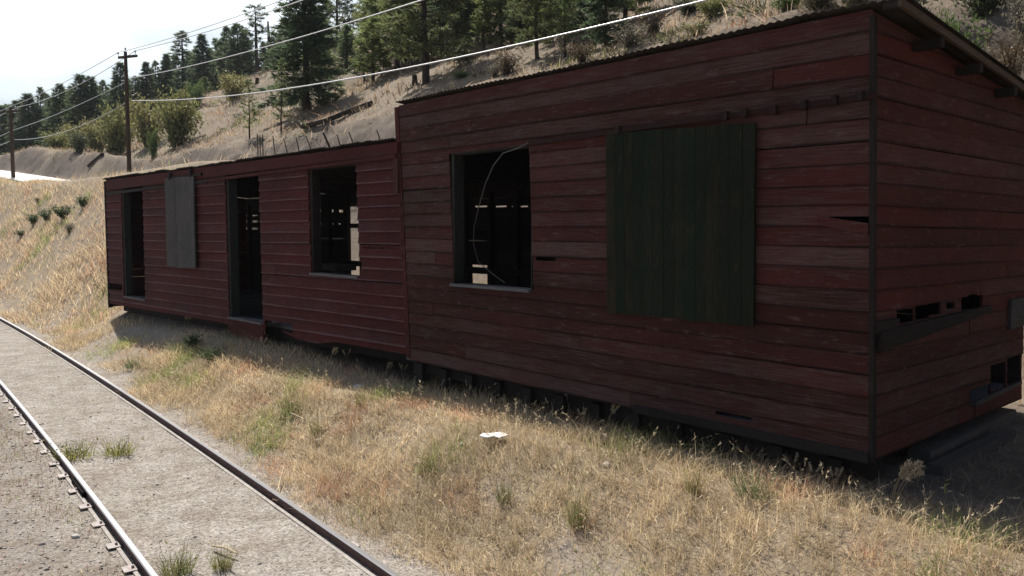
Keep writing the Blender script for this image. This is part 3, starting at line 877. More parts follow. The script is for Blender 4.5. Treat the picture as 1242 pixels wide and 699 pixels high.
# a cable hanging in the high window
mb = MB()
pts = [on_q(x, y, Q0 - .06 + d) for x, y, d in ()]
raw = [(641, 173, -.10), (628, 180, -.08), (610, 186, .0), (599, 200, .1), (589, 222, .2), (581, 250, .28), (575, 275, .32), (574, 295, .34), (580, 318, .34), (598, 333, .3), (612, 343, .22)]
mb.tube([W(*(lambda sz: (sz[0], Q0 + d, sz[1]))(on_q(x, y, Q0 + d))) for x, y, d in raw], .006, 6)
cb = mb.build('hanging_cable', M['old_cable'], None, base=W(*(lambda sz: (sz[0], Q0, sz[1]))(on_q(612, 343, Q0))), smooth=True)
tag(cb, 'thin pale cable looping down inside the empty right-hand window', 'cable')

# ---------------------------------------------------------------- railway track
tr0 = track_pt(4, 0, 0)
track = thing('railway_track', 'rusty siding rails with polished heads half sunk in dusty gravel', 'railway track', tr0)
prof = [(-.062, -.03), (.062, -.03), (.062, -.018), (.012, -.004), (.009, .058), (.025, .072), (.026, .091), (.018, .1), (-.018, .1), (-.026, .091), (-.025, .072), (-.009, .058), (-.012, -.004), (-.062, -.018)]
ls = np.concatenate([np.arange(-14, 30, .5), np.arange(30, 125, 1.5)])
for off in (-T_G, T_G):
    mb = MB()
    rings = [[track_pt(l, off + x, z) for x, z in prof] for l in ls]
    n = len(prof)
    for A, B in zip(rings[:-1], rings[1:]):
        for k in range(n):
            k2 = (k + 1) % n
            mb.poly([A[k], A[k2], B[k2], B[k]][::-1])
    mb.poly(rings[0]); mb.poly(rings[-1][::-1])
    rl_ = mb.build('rail', M['rail'], track, merge=True)
    mb = MB()      # dusty foot strip
    for A, B in zip(ls[:-1], ls[1:]):
        for sd in (-1, 1):
            P = [track_pt(A, off + sd * .040, .0), track_pt(B, off + sd * .040, .0), track_pt(B, off + sd * .070, -.004), track_pt(A, off + sd * .070, -.004)]
            Q = [p + Vector((0, 0, .014)) for p in P]
            mb.hexa(P + Q if sd < 0 else P[::-1] + Q[::-1])
    subpart('rail_foot', mb, M['rail_foot'], rl_, track)
# tie plates on the outer side of the near rail, sleepers just showing
li = np.arange(1.2, 30, .62)
for k, l in enumerate(li):
    for off, sd in ((-T_G, -1), (T_G, 1)):
        if off > 0 and k % 2: continue
        j = rnd.uniform(-.03, .03)
        mb = MB()
        c0 = track_pt(l + j, off + sd * .13, .012); c1 = track_pt(l + j + .13, off + sd * .13, .012)
        d = (track_pt(l, off + sd * .05, 0) - track_pt(l, off + sd * .15, 0)) * 1.0
        mb.box(c0, c1 - c0, d, (0, 0, .008))
        mb.tube([c0 + (c1 - c0) * .5 + d * .75, c0 + (c1 - c0) * .5 + d * .75 + Vector((0, 0, .028))], .012, 6)
        mb.build('tie_plate', M['plate'], track)
for k, l in enumerate(np.arange(-2, 36, .62)):
    mb = MB()
    hgt = rnd.uniform(-.06, -.012) + (.018 if k % 7 == 3 else 0)
    c0 = track_pt(l - .11, -1.25, hgt - .1); c1 = track_pt(l + .11, -1.25, hgt - .1); d = track_pt(l - .11, 1.25, hgt - .1) - c0
    mb.box(c0, c1 - c0, d, (0, 0, .1), (rnd.random(), .5, rnd.random(), 1))
    mb.build('sleeper', M['timber'], track)
# joint bar on the near rail
mb = MB(); a = track_pt(9.05, -T_G - .05, .0); mb.box(a, track_pt(9.65, -T_G - .05, 0) - a, track_pt(9.05, -T_G - .012, 0) - a, (0, 0, .06)); mb.build('joint_bar', M['iron'], track)


# ---------------------------------------------------------------- plants
def basis(d):
    d = d / np.maximum(np.linalg.norm(d, axis=-1, keepdims=True), 1e-6)
    r = np.cross(d, np.array([0, 0, 1.0])); n = np.linalg.norm(r, axis=-1, keepdims=True)
    r = np.where(n < 1e-3, np.array([1.0, 0, 0]), r / np.maximum(n, 1e-6))
    return d, r, np.cross(r, d)

def slivers(P, D, ln, wd, col, rs):
    """one thin pointed triangle per row, from P along D"""
    n = len(P)
    d, r, b = basis(D)
    a = rs.rand(n, 1) * 2 * PI
    side = r * np.cos(a) + b * np.sin(a)
    ln, wd = np.asarray(ln).reshape(-1, 1), np.asarray(wd).reshape(-1, 1)
    A = P - side * wd * .5; B = P + side * wd * .5 + d * ln * .15; T = P + d * ln
    V = np.stack([A, B, T], 1).reshape(-1, 3)
    F = np.arange(n * 3).reshape(-1, 3)
    c = np.concatenate([col, np.ones((n, 1))], 1)
    return V, F, np.repeat(c, 3, 0)

def crown_mesh(name, P, D, ln, wd, col, rs, bs=None):
    V, F, c = slivers(P, D, ln, wd, col, rs)
    return raw_mesh(name, V, F, c)

GREENS = {'fir': (.086, .125, .064), 'pine': (.118, .152, .068), 'bright': (.140, .185, .072), 'dark': (.074, .110, .062)}
def conifer(kind, seed, tone, nbr=95, top_bare=0.0, density=1.0):
    """10 m tall: trunk mesh with limbs, crown mesh of needle sprays"""
    rs = np.random.RandomState(seed); r = random.Random(seed)
    H = 10.0; mb = MB()
    lean = [(0, 0, -.3)]; x = y = 0
    for k in range(1, 9):
        x += r.uniform(-.05, .05); y += r.uniform(-.05, .05); lean.append((x, y, H * k / 8.2))
    rad = [.17 * (1 - k / 8.6) ** .8 + .012 for k in range(9)]
    if kind == 'young': rad = [q * .55 for q in rad]
    mb.tube(lean, rad, 7)
    P, D, LN, WD, CO = [], [], [], [], []
    base = np.array(GREENS[tone])
    low = {'fir': .06, 'pine': .15, 'young': .20, 'open': .42}[kind]
    n = int(nbr * density)
    gaps = [(r.uniform(0, 2 * PI), r.uniform(low, .9), r.uniform(.5, .9)) for _ in range(4)]
    for i in range(n):
        f = (i + r.random()) / n; t = low + (1 - low) * f ** .92
        h = H * t * .985
        az = i * 2.4 + r.uniform(-.5, .5)
        if any(abs((az - g[0] + PI) % (2 * PI) - PI) < g[2] and abs(t - g[1]) < .07 for g in gaps): continue
        u_ = (t - low) / (1 - low)
        if kind == 'fir': L = 2.0 * (1 - u_) ** .85 * (.65 + .35 * min(1, u_ * 8 + .3)) + .18
        elif kind == 'pine': L = 1.9 * (1 - u_ ** 2.2) * (.55 + .45 * min(1, u_ * 3 + .35)) + .25
        elif kind == 'young': L = 1.15 * (1 - u_) ** .8 + .2
        else: L = 1.6 * (1 - u_ ** 3) * (.6 + .4 * math.sin(u_ * 9)) + .3
        L *= r.uniform(.62, 1.18)
        rise = {'fir': -.22 + .75 * u_, 'pine': .05 + .55 * u_, 'young': .25 + .4 * u_, 'open': .0 + .5 * u_}[kind] + r.uniform(-.15, .15)
        k = min(int(t * 8.2), 7); c0 = np.array([lean[k][0], lean[k][1], h])
        dr = np.array([math.cos(az), math.sin(az), rise]); dr /= np.linalg.norm(dr)
        droop = .14 if kind == 'fir' else -.10
        pt = lambda w_: c0 + dr * L * w_ + np.array([0, 0, -droop * L * w_ * w_])
        if L > .5: mb.tube([pt(0), pt(.5), pt(.92)], [.028 * (L / 2) + .006, .018 * (L / 2) + .005, .005], 4, cap=False)
        start = {'fir': .12, 'pine': .42, 'young': .3, 'open': .5}[kind]
        nt = max(3, int(L * (7 if kind == 'fir' else 6) * (density ** .3)))
        ws = start + (1.03 - start) * rs.rand(nt) ** .8
        tone_b = r.uniform(.75, 1.3)
        for w_ in ws:
            c = pt(w_); spread = (.10 + .26 * L * (1.05 - w_) * .6) if kind == 'fir' else (.12 + .16 * L * (1 - w_ * .5))
            side = np.array([-math.sin(az), math.cos(az), 0])
            c = c + side * rs.uniform(-1, 1) * spread + np.array([0, 0, rs.uniform(-.12, .14) * spread * 3])
            m_ = 11
            d = rs.normal(size=(m_, 3)) * (.5 if kind == 'fir' else .75) + dr * (.9 if kind == 'fir' else .55) + np.array([0, 0, -.1 if kind == 'fir' else .25])
            P.append(np.repeat(c[None], m_, 0) + rs.normal(size=(m_, 3)) * .05); D.append(d)
            LN.append(rs.uniform(.20, .46, m_)); WD.append(rs.uniform(.045, .10, m_))
            cc = base * tone_b * rs.uniform(.6, 1.55, (m_, 1)) * np.array([1 + .35 * rs.rand(), 1 + .12 * rs.rand(), 1])
            CO.append(cc)
    P, D, LN, WD, CO = map(np.concatenate, (P, D, LN, WD, CO))
    return mb.mesh('trunk', (0, 0, 0)), crown_mesh('crown', P, D, LN, WD, CO, rs)

VAR = {
 'fir1': conifer('fir', 1, 'fir', 190), 'fir2': conifer('fir', 2, 'dark', 190), 'fir3': conifer('fir', 3, 'fir', 120),
 'pine1': conifer('pine', 4, 'pine', 150), 'pine2': conifer('pine', 5, 'dark', 180), 'pine3': conifer('pine', 6, 'bright', 160),
 'big1': conifer('fir', 7, 'dark', 190, density=1.15), 'big2': conifer('pine', 8, 'pine', 170), 'big3': conifer('pine', 12, 'bright', 190),
 'young1': conifer('young', 9, 'bright', 48), 'young2': conifer('young', 10, 'pine', 44), 'open1': conifer('open', 11, 'dark', 46)}
def crown_trunk(root, var, mats=('bark', 'needle')):
    t, c = VAR[var]
    mobj('trunk', t, M[mats[0]], root); mobj('crown', c, M[mats[1]], root)
def az_point(px, q):
    r = (px - 621) / FPX * math.cos(0)
    Y = q / (r * N[0] + N[1])
    X = r * Y
    return X, Y
def tree(px, q, top, var, label, group=None, wide=1.0, name='conifer_tree'):
    X, Y = az_point(px, q)
    z = ground(X, Y)
    ht = at_y(px, top, Y).z - z
    o = thing(name, label, 'tree', (X, Y, z - .05), group)
    crown_trunk(o, var)
    k = max(ht, 1.2) / 10
    w_ = k * wide * (1.2 if var[:5] == 'young' else 1.35 if var[:3] == 'fir' else 1.5)
    o.scale = (w_, w_, k); o.rotation_euler = (rnd.uniform(-.03, .03), rnd.uniform(-.03, .03), rnd.uniform(0, 6.28))
    return o
# the ridge line, left to right, each one an outline against the sky
G1 = 'conifers on the skyline'
tree(10, 21.5, 128, 'fir2', 'dark fir behind the left utility pole at the frame edge', G1, 1.25)
tree(27, 22.5, 122, 'fir1', 'low fir just right of the left utility pole', G1, 1.1)
tree(42, 23, 114, 'fir2', 'broad dark fir second right of the left utility pole', G1, 1.2)
tree(55, 24, 105, 'fir3', 'slim spire-topped fir rising above the left utility pole', G1, .75)
tree(77, 24, 101, 'fir1', 'bushy dark conifer midway between the two utility poles', G1, 1.0)
tree(104, 25, 90, 'fir1', 'thick dark conifer with ragged top left of the tall utility pole', G1, 1.15)
tree(119, 26, 92, 'fir2', 'dark conifer whose crown merges with its ragged left neighbour', G1, 1.2)
tree(133, 28, 97, 'fir3', 'thin conifer close to the left of the tall utility pole', G1, .9)
tree(153, 30, 76, 'fir1', 'fir directly behind the crossarm pole', G1, 1.1)
tree(171, 32, 92, 'fir3', 'short fir just right of the crossarm pole', G1, 1.2)
tree(184, 33, 75, 'fir2', 'dark narrow fir where the upper cable leaves the sky', G1, 1.0)
tree(196, 35, 73, 'fir3', 'small dark conifer in the tight clump behind the shrubs', G1, .9)
tree(206, 36, 65, 'fir2', 'pointed fir at the right end of the tight clump behind the shrubs', G1, .95)
tree(229, 40, 38, 'fir3', 'layered fir with flat tiers standing clear against the sky', G1, 1.3)
tree(254, 40, 41, 'fir2', 'dense dark spire right of the layered fir', G1, 1.15)
tree(267, 43, 46, 'fir3', 'thin half hidden spire right of the dense dark one', G1, .9)
tree(280, 41, 32, 'fir1', 'dark flat-topped conifer on the ridge', G1, 1.1)
tree(293, 40, 29, 'pine2', 'dark conifer beneath the leaning snag, nearest to it', G1, 1.0)
tree(303, 43, 36, 'fir2', 'narrow fir crowding the gaunt open pine', G1, .9)
tree(317, 41, 5, 'open1', 'gaunt open pine with clumped top, tallest on the skyline left of the big fir', G1, 1.2)
tree(254, 37, 93, 'pine1', 'small rounded pine on the slope above the willow shrubs', None, 1.3)
# trees on the slope behind the shed
tree(374, 21.6, -55, 'big1', 'huge dense dark fir behind the low roof, its top out of frame', None, 1.0)
tree(344, 18.6, 70, 'young2', 'thin young pine with bare lower trunk in front of the huge fir', None, 1.0, 'pine_tree')
tree(306, 18.4, 95, 'young1', 'slender bright young pine left of the bare-trunked one', None, 1.25, 'pine_tree')
tree(445, 25.5, 55, 'pine2', 'low dark pine shading the slope right of the huge fir', None, 1.2, 'pine_tree')
tree(412, 38, -25, 'pine1', 'tall loose pine behind the low dark pine', None, 1.0, 'pine_tree')
tree(432, 44, 12, 'open1', 'sparse pine with sky showing through its top', None, 1.1, 'pine_tree')
tree(398, 30, 28, 'pine1', 'mid green pine half hidden by the huge fir', None, 1.0, 'pine_tree')
tree(470, 27, -40, 'big3', 'bright green bushy pine above the end of the fallen log', None, 1.0, 'pine_tree')
tree(518, 21.4, -95, 'big2', 'thick-trunked pine standing beside the short stump', None, .95, 'pine_tree')
tree(497, 30, -60, 'big2', 'pine filling the gap behind the thick-trunked one', None, .9, 'pine_tree')
tree(554, 25.5, -70, 'pine2', 'dark slim-trunked pine right of the thick-trunked one', None, 1.0, 'pine_tree')
tree(587, 24.0, -18, 'young1', 'light olive young pine with thin straight stem', None, 1.5, 'pine_tree')
tree(620, 29, -60, 'big3', 'pale green pine behind the white cable', None, 1.0, 'pine_tree')
tree(651, 20.8, -60, 'big2', 'branchy dark pine whose bare trunk meets the high roof', None, .8, 'pine_tree')
tree(684, 20.3, -12, 'young1', 'fresh green pine sapling over the high roof', None, 1.5, 'pine_tree')
tree(733, 20.2, -75, 'big1', 'dark spreading fir rightmost above the high roof', None, .8, 'pine_tree')
tree(705, 27, -50, 'pine3', 'pine tucked behind the rightmost dark fir', None, .9, 'pine_tree')
G2 = 'background conifers on the upper slope'
for px, q, top, var in ((455, 46, -10, 'pine1'), (484, 44, -30, 'fir1'), (535, 38, -60, 'pine2'), (570, 36, -50, 'fir1'), (602, 38, -60, 'pine1'), (640, 36, -80, 'fir2'),
                        (670, 34, -70, 'pine1'), (780, 32, -120, 'fir1'), (462, 36, -30, 'pine3'), (508, 37, -70, 'pine1'), (530, 30, -60, 'pine3'), (572, 31, -60, 'pine2'), (604, 32, -70, 'pine3'), (632, 27, -60, 'pine1'), (662, 26, -60, 'pine3'), (692, 32, -90, 'pine2'), (722, 30, -90, 'pine3'), (752, 27, -90, 'pine1'), (425, 33, 30, 'pine3'), (392, 26, 40, 'pine3'), (424, 28, 30, 'fir1'), (455, 24, 20, 'pine3'), (484, 25, -20, 'big3'), (538, 27, -40, 'fir1'), (570, 27, -30, 'pine3'), (608, 25, -40, 'pine3'), (632, 24, -30, 'fir1'), (668, 23, -50, 'pine3'), (712, 22, -70, 'fir1'), (755, 23, -80, 'pine3'), (360, 33, 45, 'pine3'), (385, 50, 5, 'fir1'), (352, 52, 22, 'fir2'), (335, 50, 45, 'pine2'), (240, 54, 75, 'fir1'), (217, 52, 80, 'fir2'),
                        (145, 44, 108, 'fir2'), (92, 40, 112, 'fir1'), (66, 38, 120, 'fir2'), (31, 34, 128, 'fir1'), (160, 42, 103, 'fir1'), (120, 38, 106, 'fir1'), (18, 28, 126, 'fir3'), (35, 30, 122, 'fir1'), (48, 30, 124, 'fir1'), (63, 30, 112, 'fir3'), (70, 27, 118, 'fir2'), (86, 30, 108, 'fir1'), (95, 27, 104, 'fir3'), (110, 33, 100, 'fir2'), (127, 33, 103, 'fir3'), (139, 33, 106, 'fir1'), (147, 36, 98, 'fir3'), (163, 36, 96, 'fir1'), (177, 38, 92, 'fir1'), (190, 42, 84, 'fir2'), (212, 43, 74, 'fir1'), (221, 44, 68, 'fir3'), (236, 45, 62, 'fir1'), (245, 44, 58, 'fir1'), (261, 46, 58, 'fir2'), (274, 45, 50, 'fir1'), (288, 46, 46, 'fir3'), (299, 45, 50, 'fir1'), (310, 46, 48, 'fir3'), (325, 45, 50, 'fir2'), (331, 38, 62, 'fir1'), (345, 44, 40, 'fir1'), (270, 56, 62, 'fir1'), (287, 56, 58, 'fir2')):
    tree(px, q, top, var, 'conifer half hidden among others on the upper slope', G2, 1.1)

# ---- broad-leaved shrubs: many arching stems, small leaves
def shrub_mesh(seed, col, nst=26, leaves=90, spread=.55, leaf=(.05, .10), upright=1.0):
    rs = np.random.RandomState(seed); mb = MB()
    P, D, LN, WD, CO = [], [], [], [], []
    col = np.array(col)
    for i in range(nst):
        a = rs.rand() * 2 * PI; rr = spread * rs.uniform(.25, 1.0); hh = rs.uniform(.55, 1.0) * upright
        p0 = np.array([rs.normal() * .06, rs.normal() * .06, -.03])
        pts = [p0 + np.array([math.cos(a) * rr * w ** 1.4, math.sin(a) * rr * w ** 1.4, hh * (w - .12 * w * w * rr)]) for w in (0, .33, .66, 1)]
        mb.tube(pts, [.012, .009, .006, .002], 4, cap=False)
        t = rs.uniform(.06, 1.02, leaves) ** .8
        k = np.clip((t * 3).astype(int), 0, 2); f = (t * 3 - k)[:, None]
        pa = np.array(pts)
        P.append(pa[k] * (1 - f) + pa[k + 1] * f + rs.normal(size=(leaves, 3)) * .085)
        D.append(rs.normal(size=(leaves, 3)) + np.array([math.cos(a) * .3, math.sin(a) * .3, .1]))
        LN.append(rs.uniform(*leaf, leaves)); WD.append(rs.uniform(.35, .6, leaves) * leaf[1])
        CO.append(col * rs.uniform(.55, 1.5, (leaves, 1)) * rs.uniform(.85, 1.15))
    P, D, LN, WD, CO = map(np.concatenate, (P, D, LN, WD, CO))
    return mb.mesh('stem'), crown_mesh('foliage', P, D, LN, WD, CO, rs)
def tuft_mesh(seed, cols, n=150):
    rs = np.random.RandomState(seed)
    a = rs.rand(n) * 2 * PI; r_ = rs.rand(n) ** .6 * .42
    P = np.stack([np.cos(a) * r_, np.sin(a) * r_, -.02 + 0 * a], 1)
    D = np.stack([np.cos(a) * r_ * rs.uniform(.2, 1.6, n), np.sin(a) * r_ * rs.uniform(.2, 1.6, n), np.ones(n)], 1) + rs.normal(size=(n, 3)) * .22
    cc = np.array(cols)[rs.randint(0, len(cols), n)] * rs.uniform(.7, 1.3, (n, 1))
    k = n // 3
    P2 = P[:k] + D[:k] * rs.uniform(.2, .8, (k, 1)); D2 = rs.normal(size=(k, 3)) + np.array([0, 0, .5])
    mb = MB()
    for i in range(12): mb.tube([P[i] * .25, P[i] + D[i] * .45, P[i] + D[i] * .8], [.008, .006, .002], 4, tuple(cc[i]) + (1,), cap=False)
    return mb.mesh('stem'), crown_mesh('foliage', np.concatenate([P, P2]), np.concatenate([D, D2]), np.concatenate([rs.uniform(.35, 1.0, n), rs.uniform(.08, .2, k)]),
                                       np.concatenate([rs.uniform(.012, .035, n), rs.uniform(.03, .07, k)]), np.concatenate([cc, cc[:k]]), rs)
SV = {'tuft': tuft_mesh(1, [(.20, .24, .075), (.26, .27, .10), (.16, .20, .06), (.42, .34, .19)]), 'tuft_olive': tuft_mesh(2, [(.27, .26, .09), (.33, .30, .12), (.20, .22, .07), (.40, .36, .10)]),
      'tuft_blue': tuft_mesh(3, [(.17, .21, .11), (.22, .25, .13), (.30, .28, .17), (.14, .18, .09)]),
      'olive': shrub_mesh(1, (.235, .24, .095), 34, 110, .62), 'olive2': shrub_mesh(2, (.26, .245, .105), 34, 70, .7), 'green': shrub_mesh(3, (.11, .155, .05), 26, 80, .6),
      'dark': shrub_mesh(4, (.07, .082, .045), 26, 90, .6), 'grey': shrub_mesh(5, (.15, .135, .10), 40, 45, .6, (.04, .08)),
      'brown': shrub_mesh(6, (.11, .078, .045), 40, 40, .6, (.04, .08)), 'willow': shrub_mesh(7, (.20, .19, .12), 46, 50, .45, (.05, .13), 1.1),
      'bank': shrub_mesh(8, (.075, .115, .05), 22, 60, .7, (.08, .16))}
def shrub(px, q, top, wpx, var, label, group=None, name='shrub', pos=None, cat='shrub'):
    X, Y = az_point(px, q) if pos is None else pos[:2]
    z = ground(X, Y)
    ht = at_y(px, top, Y).z - z
    w_ = wpx / FPX * Y
    o = thing(name, label, cat, (X, Y, z), group)
    t, c = SV[var]
    mobj('stem', t, M['bark'], o); mobj('foliage', c, M['leaf'], o)
    ht = max(ht, .25)
    o.scale = (w_ / 1.15, w_ / 1.15, ht / .97); o.rotation_euler = (0, 0, rnd.uniform(0, 6.28))
    return o
def hill_shrub(px, py, top, wpx, var, label, group=None, name='shrub', cat='shrub'):
    p = on_ground(px, py, 6)
    return shrub(px, 0, top, wpx, var, label, group, name, p, cat)
G3 = 'willow shrubs above the cut bank'
shrub(219, 20.0, 110, 54, 'olive', 'largest yellow-green shrub, many stemmed, right of the crossarm pole', G3)
shrub(186, 20.5, 116, 48, 'olive2', 'yellow-green shrub between the crossarm pole and the largest shrub', G3)
shrub(190, 18.2, 155, 17, 'green', 'small bright green bush under the yellow-green shrubs', G3)
shrub(145, 19.5, 128, 46, 'olive', 'olive shrub just left of the crossarm pole', G3)
shrub(123, 20.5, 142, 40, 'olive2', 'spreading olive shrub second left of the crossarm pole', G3)
shrub(101, 18.2, 160, 26, 'dark', 'dark upright bush at the lip of the cut bank', G3)
shrub(75, 20, 160, 30, 'olive', 'olive shrub midway to the left utility pole', G3)
shrub(54, 18.6, 178, 14, 'green', 'little green bush on the bank lip nearest the left pole', G3)
shrub(89, 22, 150, 30, 'olive2', 'pale shrub behind the dark upright bush', G3)
shrub(290, 28, 88, 36, 'olive2', 'olive shrub on the open slope beside the slender young pine', G3)
shrub(243, 30, 98, 26, 'green', 'green shrub under the small rounded pine', G3)
G4 = 'brush on the slope behind the high roof'
for px, q, top, w_, var, lb in (
    (614, 19.6, 62, 50, 'brown', 'bare brown bush left of the branchy dark pine'),
    (560, 20.6, 90, 34, 'green', 'yellowing low bush at the left end of the high roof'),
    (600, 19.6, 76, 26, 'grey', 'grey twiggy bush beside the bare brown bush'),
    (705, 18.8, 52, 46, 'brown', 'brown brush between sapling and dark fir'),
    (760, 18.6, 30, 50, 'grey', 'grey brush right of the dark spreading fir'),
    (790, 19.5, 10, 44, 'brown', 'brown brush beneath the end of the white cable'),
    (830, 21.5, -6, 46, 'dark', 'dark bush at the top edge by the white cable'),
    (858, 20.0, -4, 44, 'olive', 'yellow-green bush right of the dark top-edge bush'),
    (838, 18.4, 25, 34, 'olive2', 'olive bush low behind the roof edge'),
    (950, 18.6, -6, 52, 'green', 'green bush right of the bare grass patch'),
    (985, 18.3, -14, 56, 'willow', 'pale willow brush left of the roof corner'),
    (1030, 18.0, -26, 60, 'willow', 'pale willow brush directly above the roof corner'),
    (1010, 20.5, -40, 60, 'grey', 'grey brush behind the pale willows'),
    (1085, 17.0, -30, 64, 'willow', 'tall pale brush just right of the roof corner'),
    (1112, 16.2, 14, 56, 'dark', 'dark green bush behind the sloping roof edge'),
    (1150, 16.0, 10, 60, 'green', 'green bush among dark brush on the far right'),
    (1180, 17.5, -30, 70, 'dark', 'dark brush at the upper right'),
    (1215, 15.2, 40, 64, 'brown', 'brown brush low at the right edge'),
    (1240, 16.5, -20, 70, 'grey', 'grey brush at the upper right frame corner')):
    shrub(px, q, top, w_, var, lb, G4)
G5 = 'green plants on the grassy bank'
for px, py, top, w_, var, lb in ((41, 273, 260, 15, 'bank', 'dark green plant leftmost of the bank row'), (57, 269, 254, 16, 'bank', 'dark green plant second in the bank row'),
    (77, 265, 250, 20, 'bank', 'wide dark green plant third in the bank row'), (101, 252, 238, 14, 'bank', 'dark green plant highest on the bank, nearest the shed'),
    (26, 287, 280, 15, 'bank', 'flat green plant lowest on the bank'), (46, 247, 239, 9, 'brown', 'small brown bush above the bank row'), (84, 283, 270, 18, 'grey', 'grey-brown bush in the shaded fold of the bank')):
    hill_shrub(px, py, top, w_, var, lb, G5, 'bank_plant', 'plant')
G6 = 'green weeds beside the track'
for px, py, top, w_, var, lb in ((234, 424, 406, 20, 'bank', 'leafy dark green weed in front of the middle doorway'), (258, 441, 428, 24, 'bank', 'leafy green weed right of the middle doorway weed'),
    (353, 503, 470, 26, 'tuft', 'tall green weed in the dry grass strip'), (384, 530, 500, 18, 'tuft', 'upright green weed beside the white stone'),
    (163, 447, 430, 26, 'tuft_blue', 'grey-green weed at the far rail'), (92, 556, 538, 54, 'tuft_olive', 'yellow-green weed tuft against the near rail'), (142, 553, 543, 44, 'tuft_olive', 'yellow flowering weed between the rails'),
    (270, 692, 685, 30, 'tuft_olive', 'low yellow weed at the bottom between the rails'), (215, 698, 686, 50, 'tuft', 'green weed at the bottom beside the near rail'), (437, 172 + 320, 478, 14, 'tuft', 'small weed in mid strip'),
    (612, 612, 575, 26, 'tuft', 'thin green tuft below the white litter'), (520, 575, 545, 22, 'tuft', 'green tuft left below the white litter'), (840, 600, 570, 26, 'tuft_olive', 'olive tuft in the grass under the green shutter'),
    (700, 640, 590, 30, 'tuft', 'green tuft low in the right grass'), (915, 628, 585, 60, 'tuft_blue', 'blue-green weed patch in front of the near corner')):
    hill_shrub(px, py, top, w_, var, lb, G6, 'weed', 'weed')

# ---- grass
def blades(s, q, hgt, wid, col, rs, lean=.45, face=None):
    n = len(s)
    x = U[0] * s + N[0] * q; y = U[1] * s + N[1] * q; z = height(s, q) - .015
    B = np.stack([x, y, z], 1)
    a = rs.rand(n) * 2 * PI; l = np.abs(rs.normal(size=n)) * lean
    d = np.stack([np.cos(a) * l, np.sin(a) * l, np.ones(n)], 1)
    d2 = np.stack([np.cos(a) * l * 2.4, np.sin(a) * l * 2.4, np.ones(n) * .8], 1)
    b = rs.rand(n) * 2 * PI
    sd = np.stack([np.cos(b), np.sin(b), np.zeros(n)], 1) * wid[:, None] * .5
    m_ = B + d * hgt[:, None] * .55; t = m_ + d2 * hgt[:, None] * .45
    V = np.stack([B - sd, B + sd, m_ + sd * .8, m_ - sd * .8, t], 1).reshape(-1, 3)
    k = (np.arange(n) * 5)[:, None]
    F = np.concatenate([k + np.array([0, 1, 2]), k + np.array([0, 2, 3]), k + np.array([3, 2, 4])], 1).reshape(-1, 3)
    c = np.repeat(np.concatenate([col, np.ones((n, 1))], 1), 9, 0)
    return V, F, c
def stuff(name, parts, mat, label):
    V, F, c, k = [], [], [], 0
    for v, f, cc in parts:
        V.append(v); F.append(f + k); c.append(cc); k += len(v)
    o = mobj(name, raw_mesh(name, np.concatenate(V), np.concatenate(F), np.concatenate(c)), mat)
    return tag(o, label, None, None, 'stuff')
STRAW = np.array([(.55, .445, .275), (.49, .395, .25), (.63, .53, .36), (.42, .325, .20), (.50, .37, .25)])
GRN = np.array([(.25, .285, .095), (.31, .315, .125), (.19, .24, .08)])
def scatter(n, s0, s1, q0, q1, rs, bias=1.0):
    s = s0 + (s1 - s0) * rs.rand(n) ** bias; q = q0 + (q1 - q0) * rs.rand(n)
    return s, q
def colours(n, rs, s, q, green_at=.28, extra=None):
    c = STRAW[rs.randint(0, len(STRAW), n)] * rs.uniform(.75, 1.2, (n, 1))
    g = fbm(s / .9 + 40, q / .7 + 7, 3) + rs.normal(size=n) * .10 > green_at
    rd = fbm(s / .6 + 90, q / .5 + 27, 3) + rs.normal(size=n) * .12 > .38
    c[rd] = c[rd] * np.array([.92, .74, .72])
    c[g] = (GRN[rs.randint(0, 3, n)] * rs.uniform(.7, 1.3, (n, 1)))[g]
    return c, g
rs = np.random.RandomState(21)
def track_strip(n, bias, s0, s1, rs):
    s, q = scatter(n, s0, s1, .3, Q0 + .12, rs, bias)
    tq = track_q(s); e = q - tq
    bare = fbm(s / 1.3 + 9, q / .8, 4)
    dens = sstep(.80, 1.35, e + .4 * fbm(s / 1.7, q / 1.1, 4)) * (1 - .9 * sstep(.14, .36, bare) * (1 - .85 * sstep(Q0 - 1.7, Q0 - 1.2, q) * (s < 9))) * (1 - .85 * sstep(13, 17.5, s) * sstep(-.3, .1, fbm(s / 1.5, q / .9, 3)))
    dens = dens * (1 - .75 * sstep(Q0 - .75, Q0 - .3, q))
    k = rs.rand(n) < dens
    return s[k], q[k]
parts = []
s, q = track_strip(430000, 1.35, -4, 24, rs)
# clump: pull every blade toward a tuft centre
cs = np.round(s / .22 + rs.normal(size=len(s)) * .25) * .22; cq = np.round(q / .2 + rs.normal(size=len(s)) * .25) * .2
jit = np.stack([vnoise(cs * 41.3, cq * 17.7), vnoise(cs * 13.1 + 5, cq * 29.9)], 0) - .5
s = s * .68 + (cs + jit[0] * .25) * .32; q = q * .68 + (cq + jit[1] * .25) * .32
patch = .45 + .85 * vnoise(s / .8 + 3, q / .6) + .40 * vnoise(cs * 7.7, cq * 9.1)
h = rs.uniform(.05, .20, len(s)) * patch
c, gm = colours(len(s), rs, s, q, .40)
h[gm] *= 1.25
c *= (1.16 * (.78 + .5 * vnoise(s / .42 + 11, q / .38 + 5)) * (.80 + .4 * vnoise(s / 1.4, q / 1.1 + 60)))[:, None]
tall = (rs.rand(len(s)) < .085 * sstep(-.1, .5, fbm(s / 1.1 + 21, q / .9, 3)) + .02) & (q - track_q(s) > 1.0) & ((q < Q0 - .8) | (rs.rand(len(s)) < .22))
st, qt = s[tall], q[tall]; nt_ = len(st); ht_ = rs.uniform(.16, .36, nt_)
ct = np.array([.60, .50, .345]) * rs.uniform(.8, 1.15, (nt_, 1))
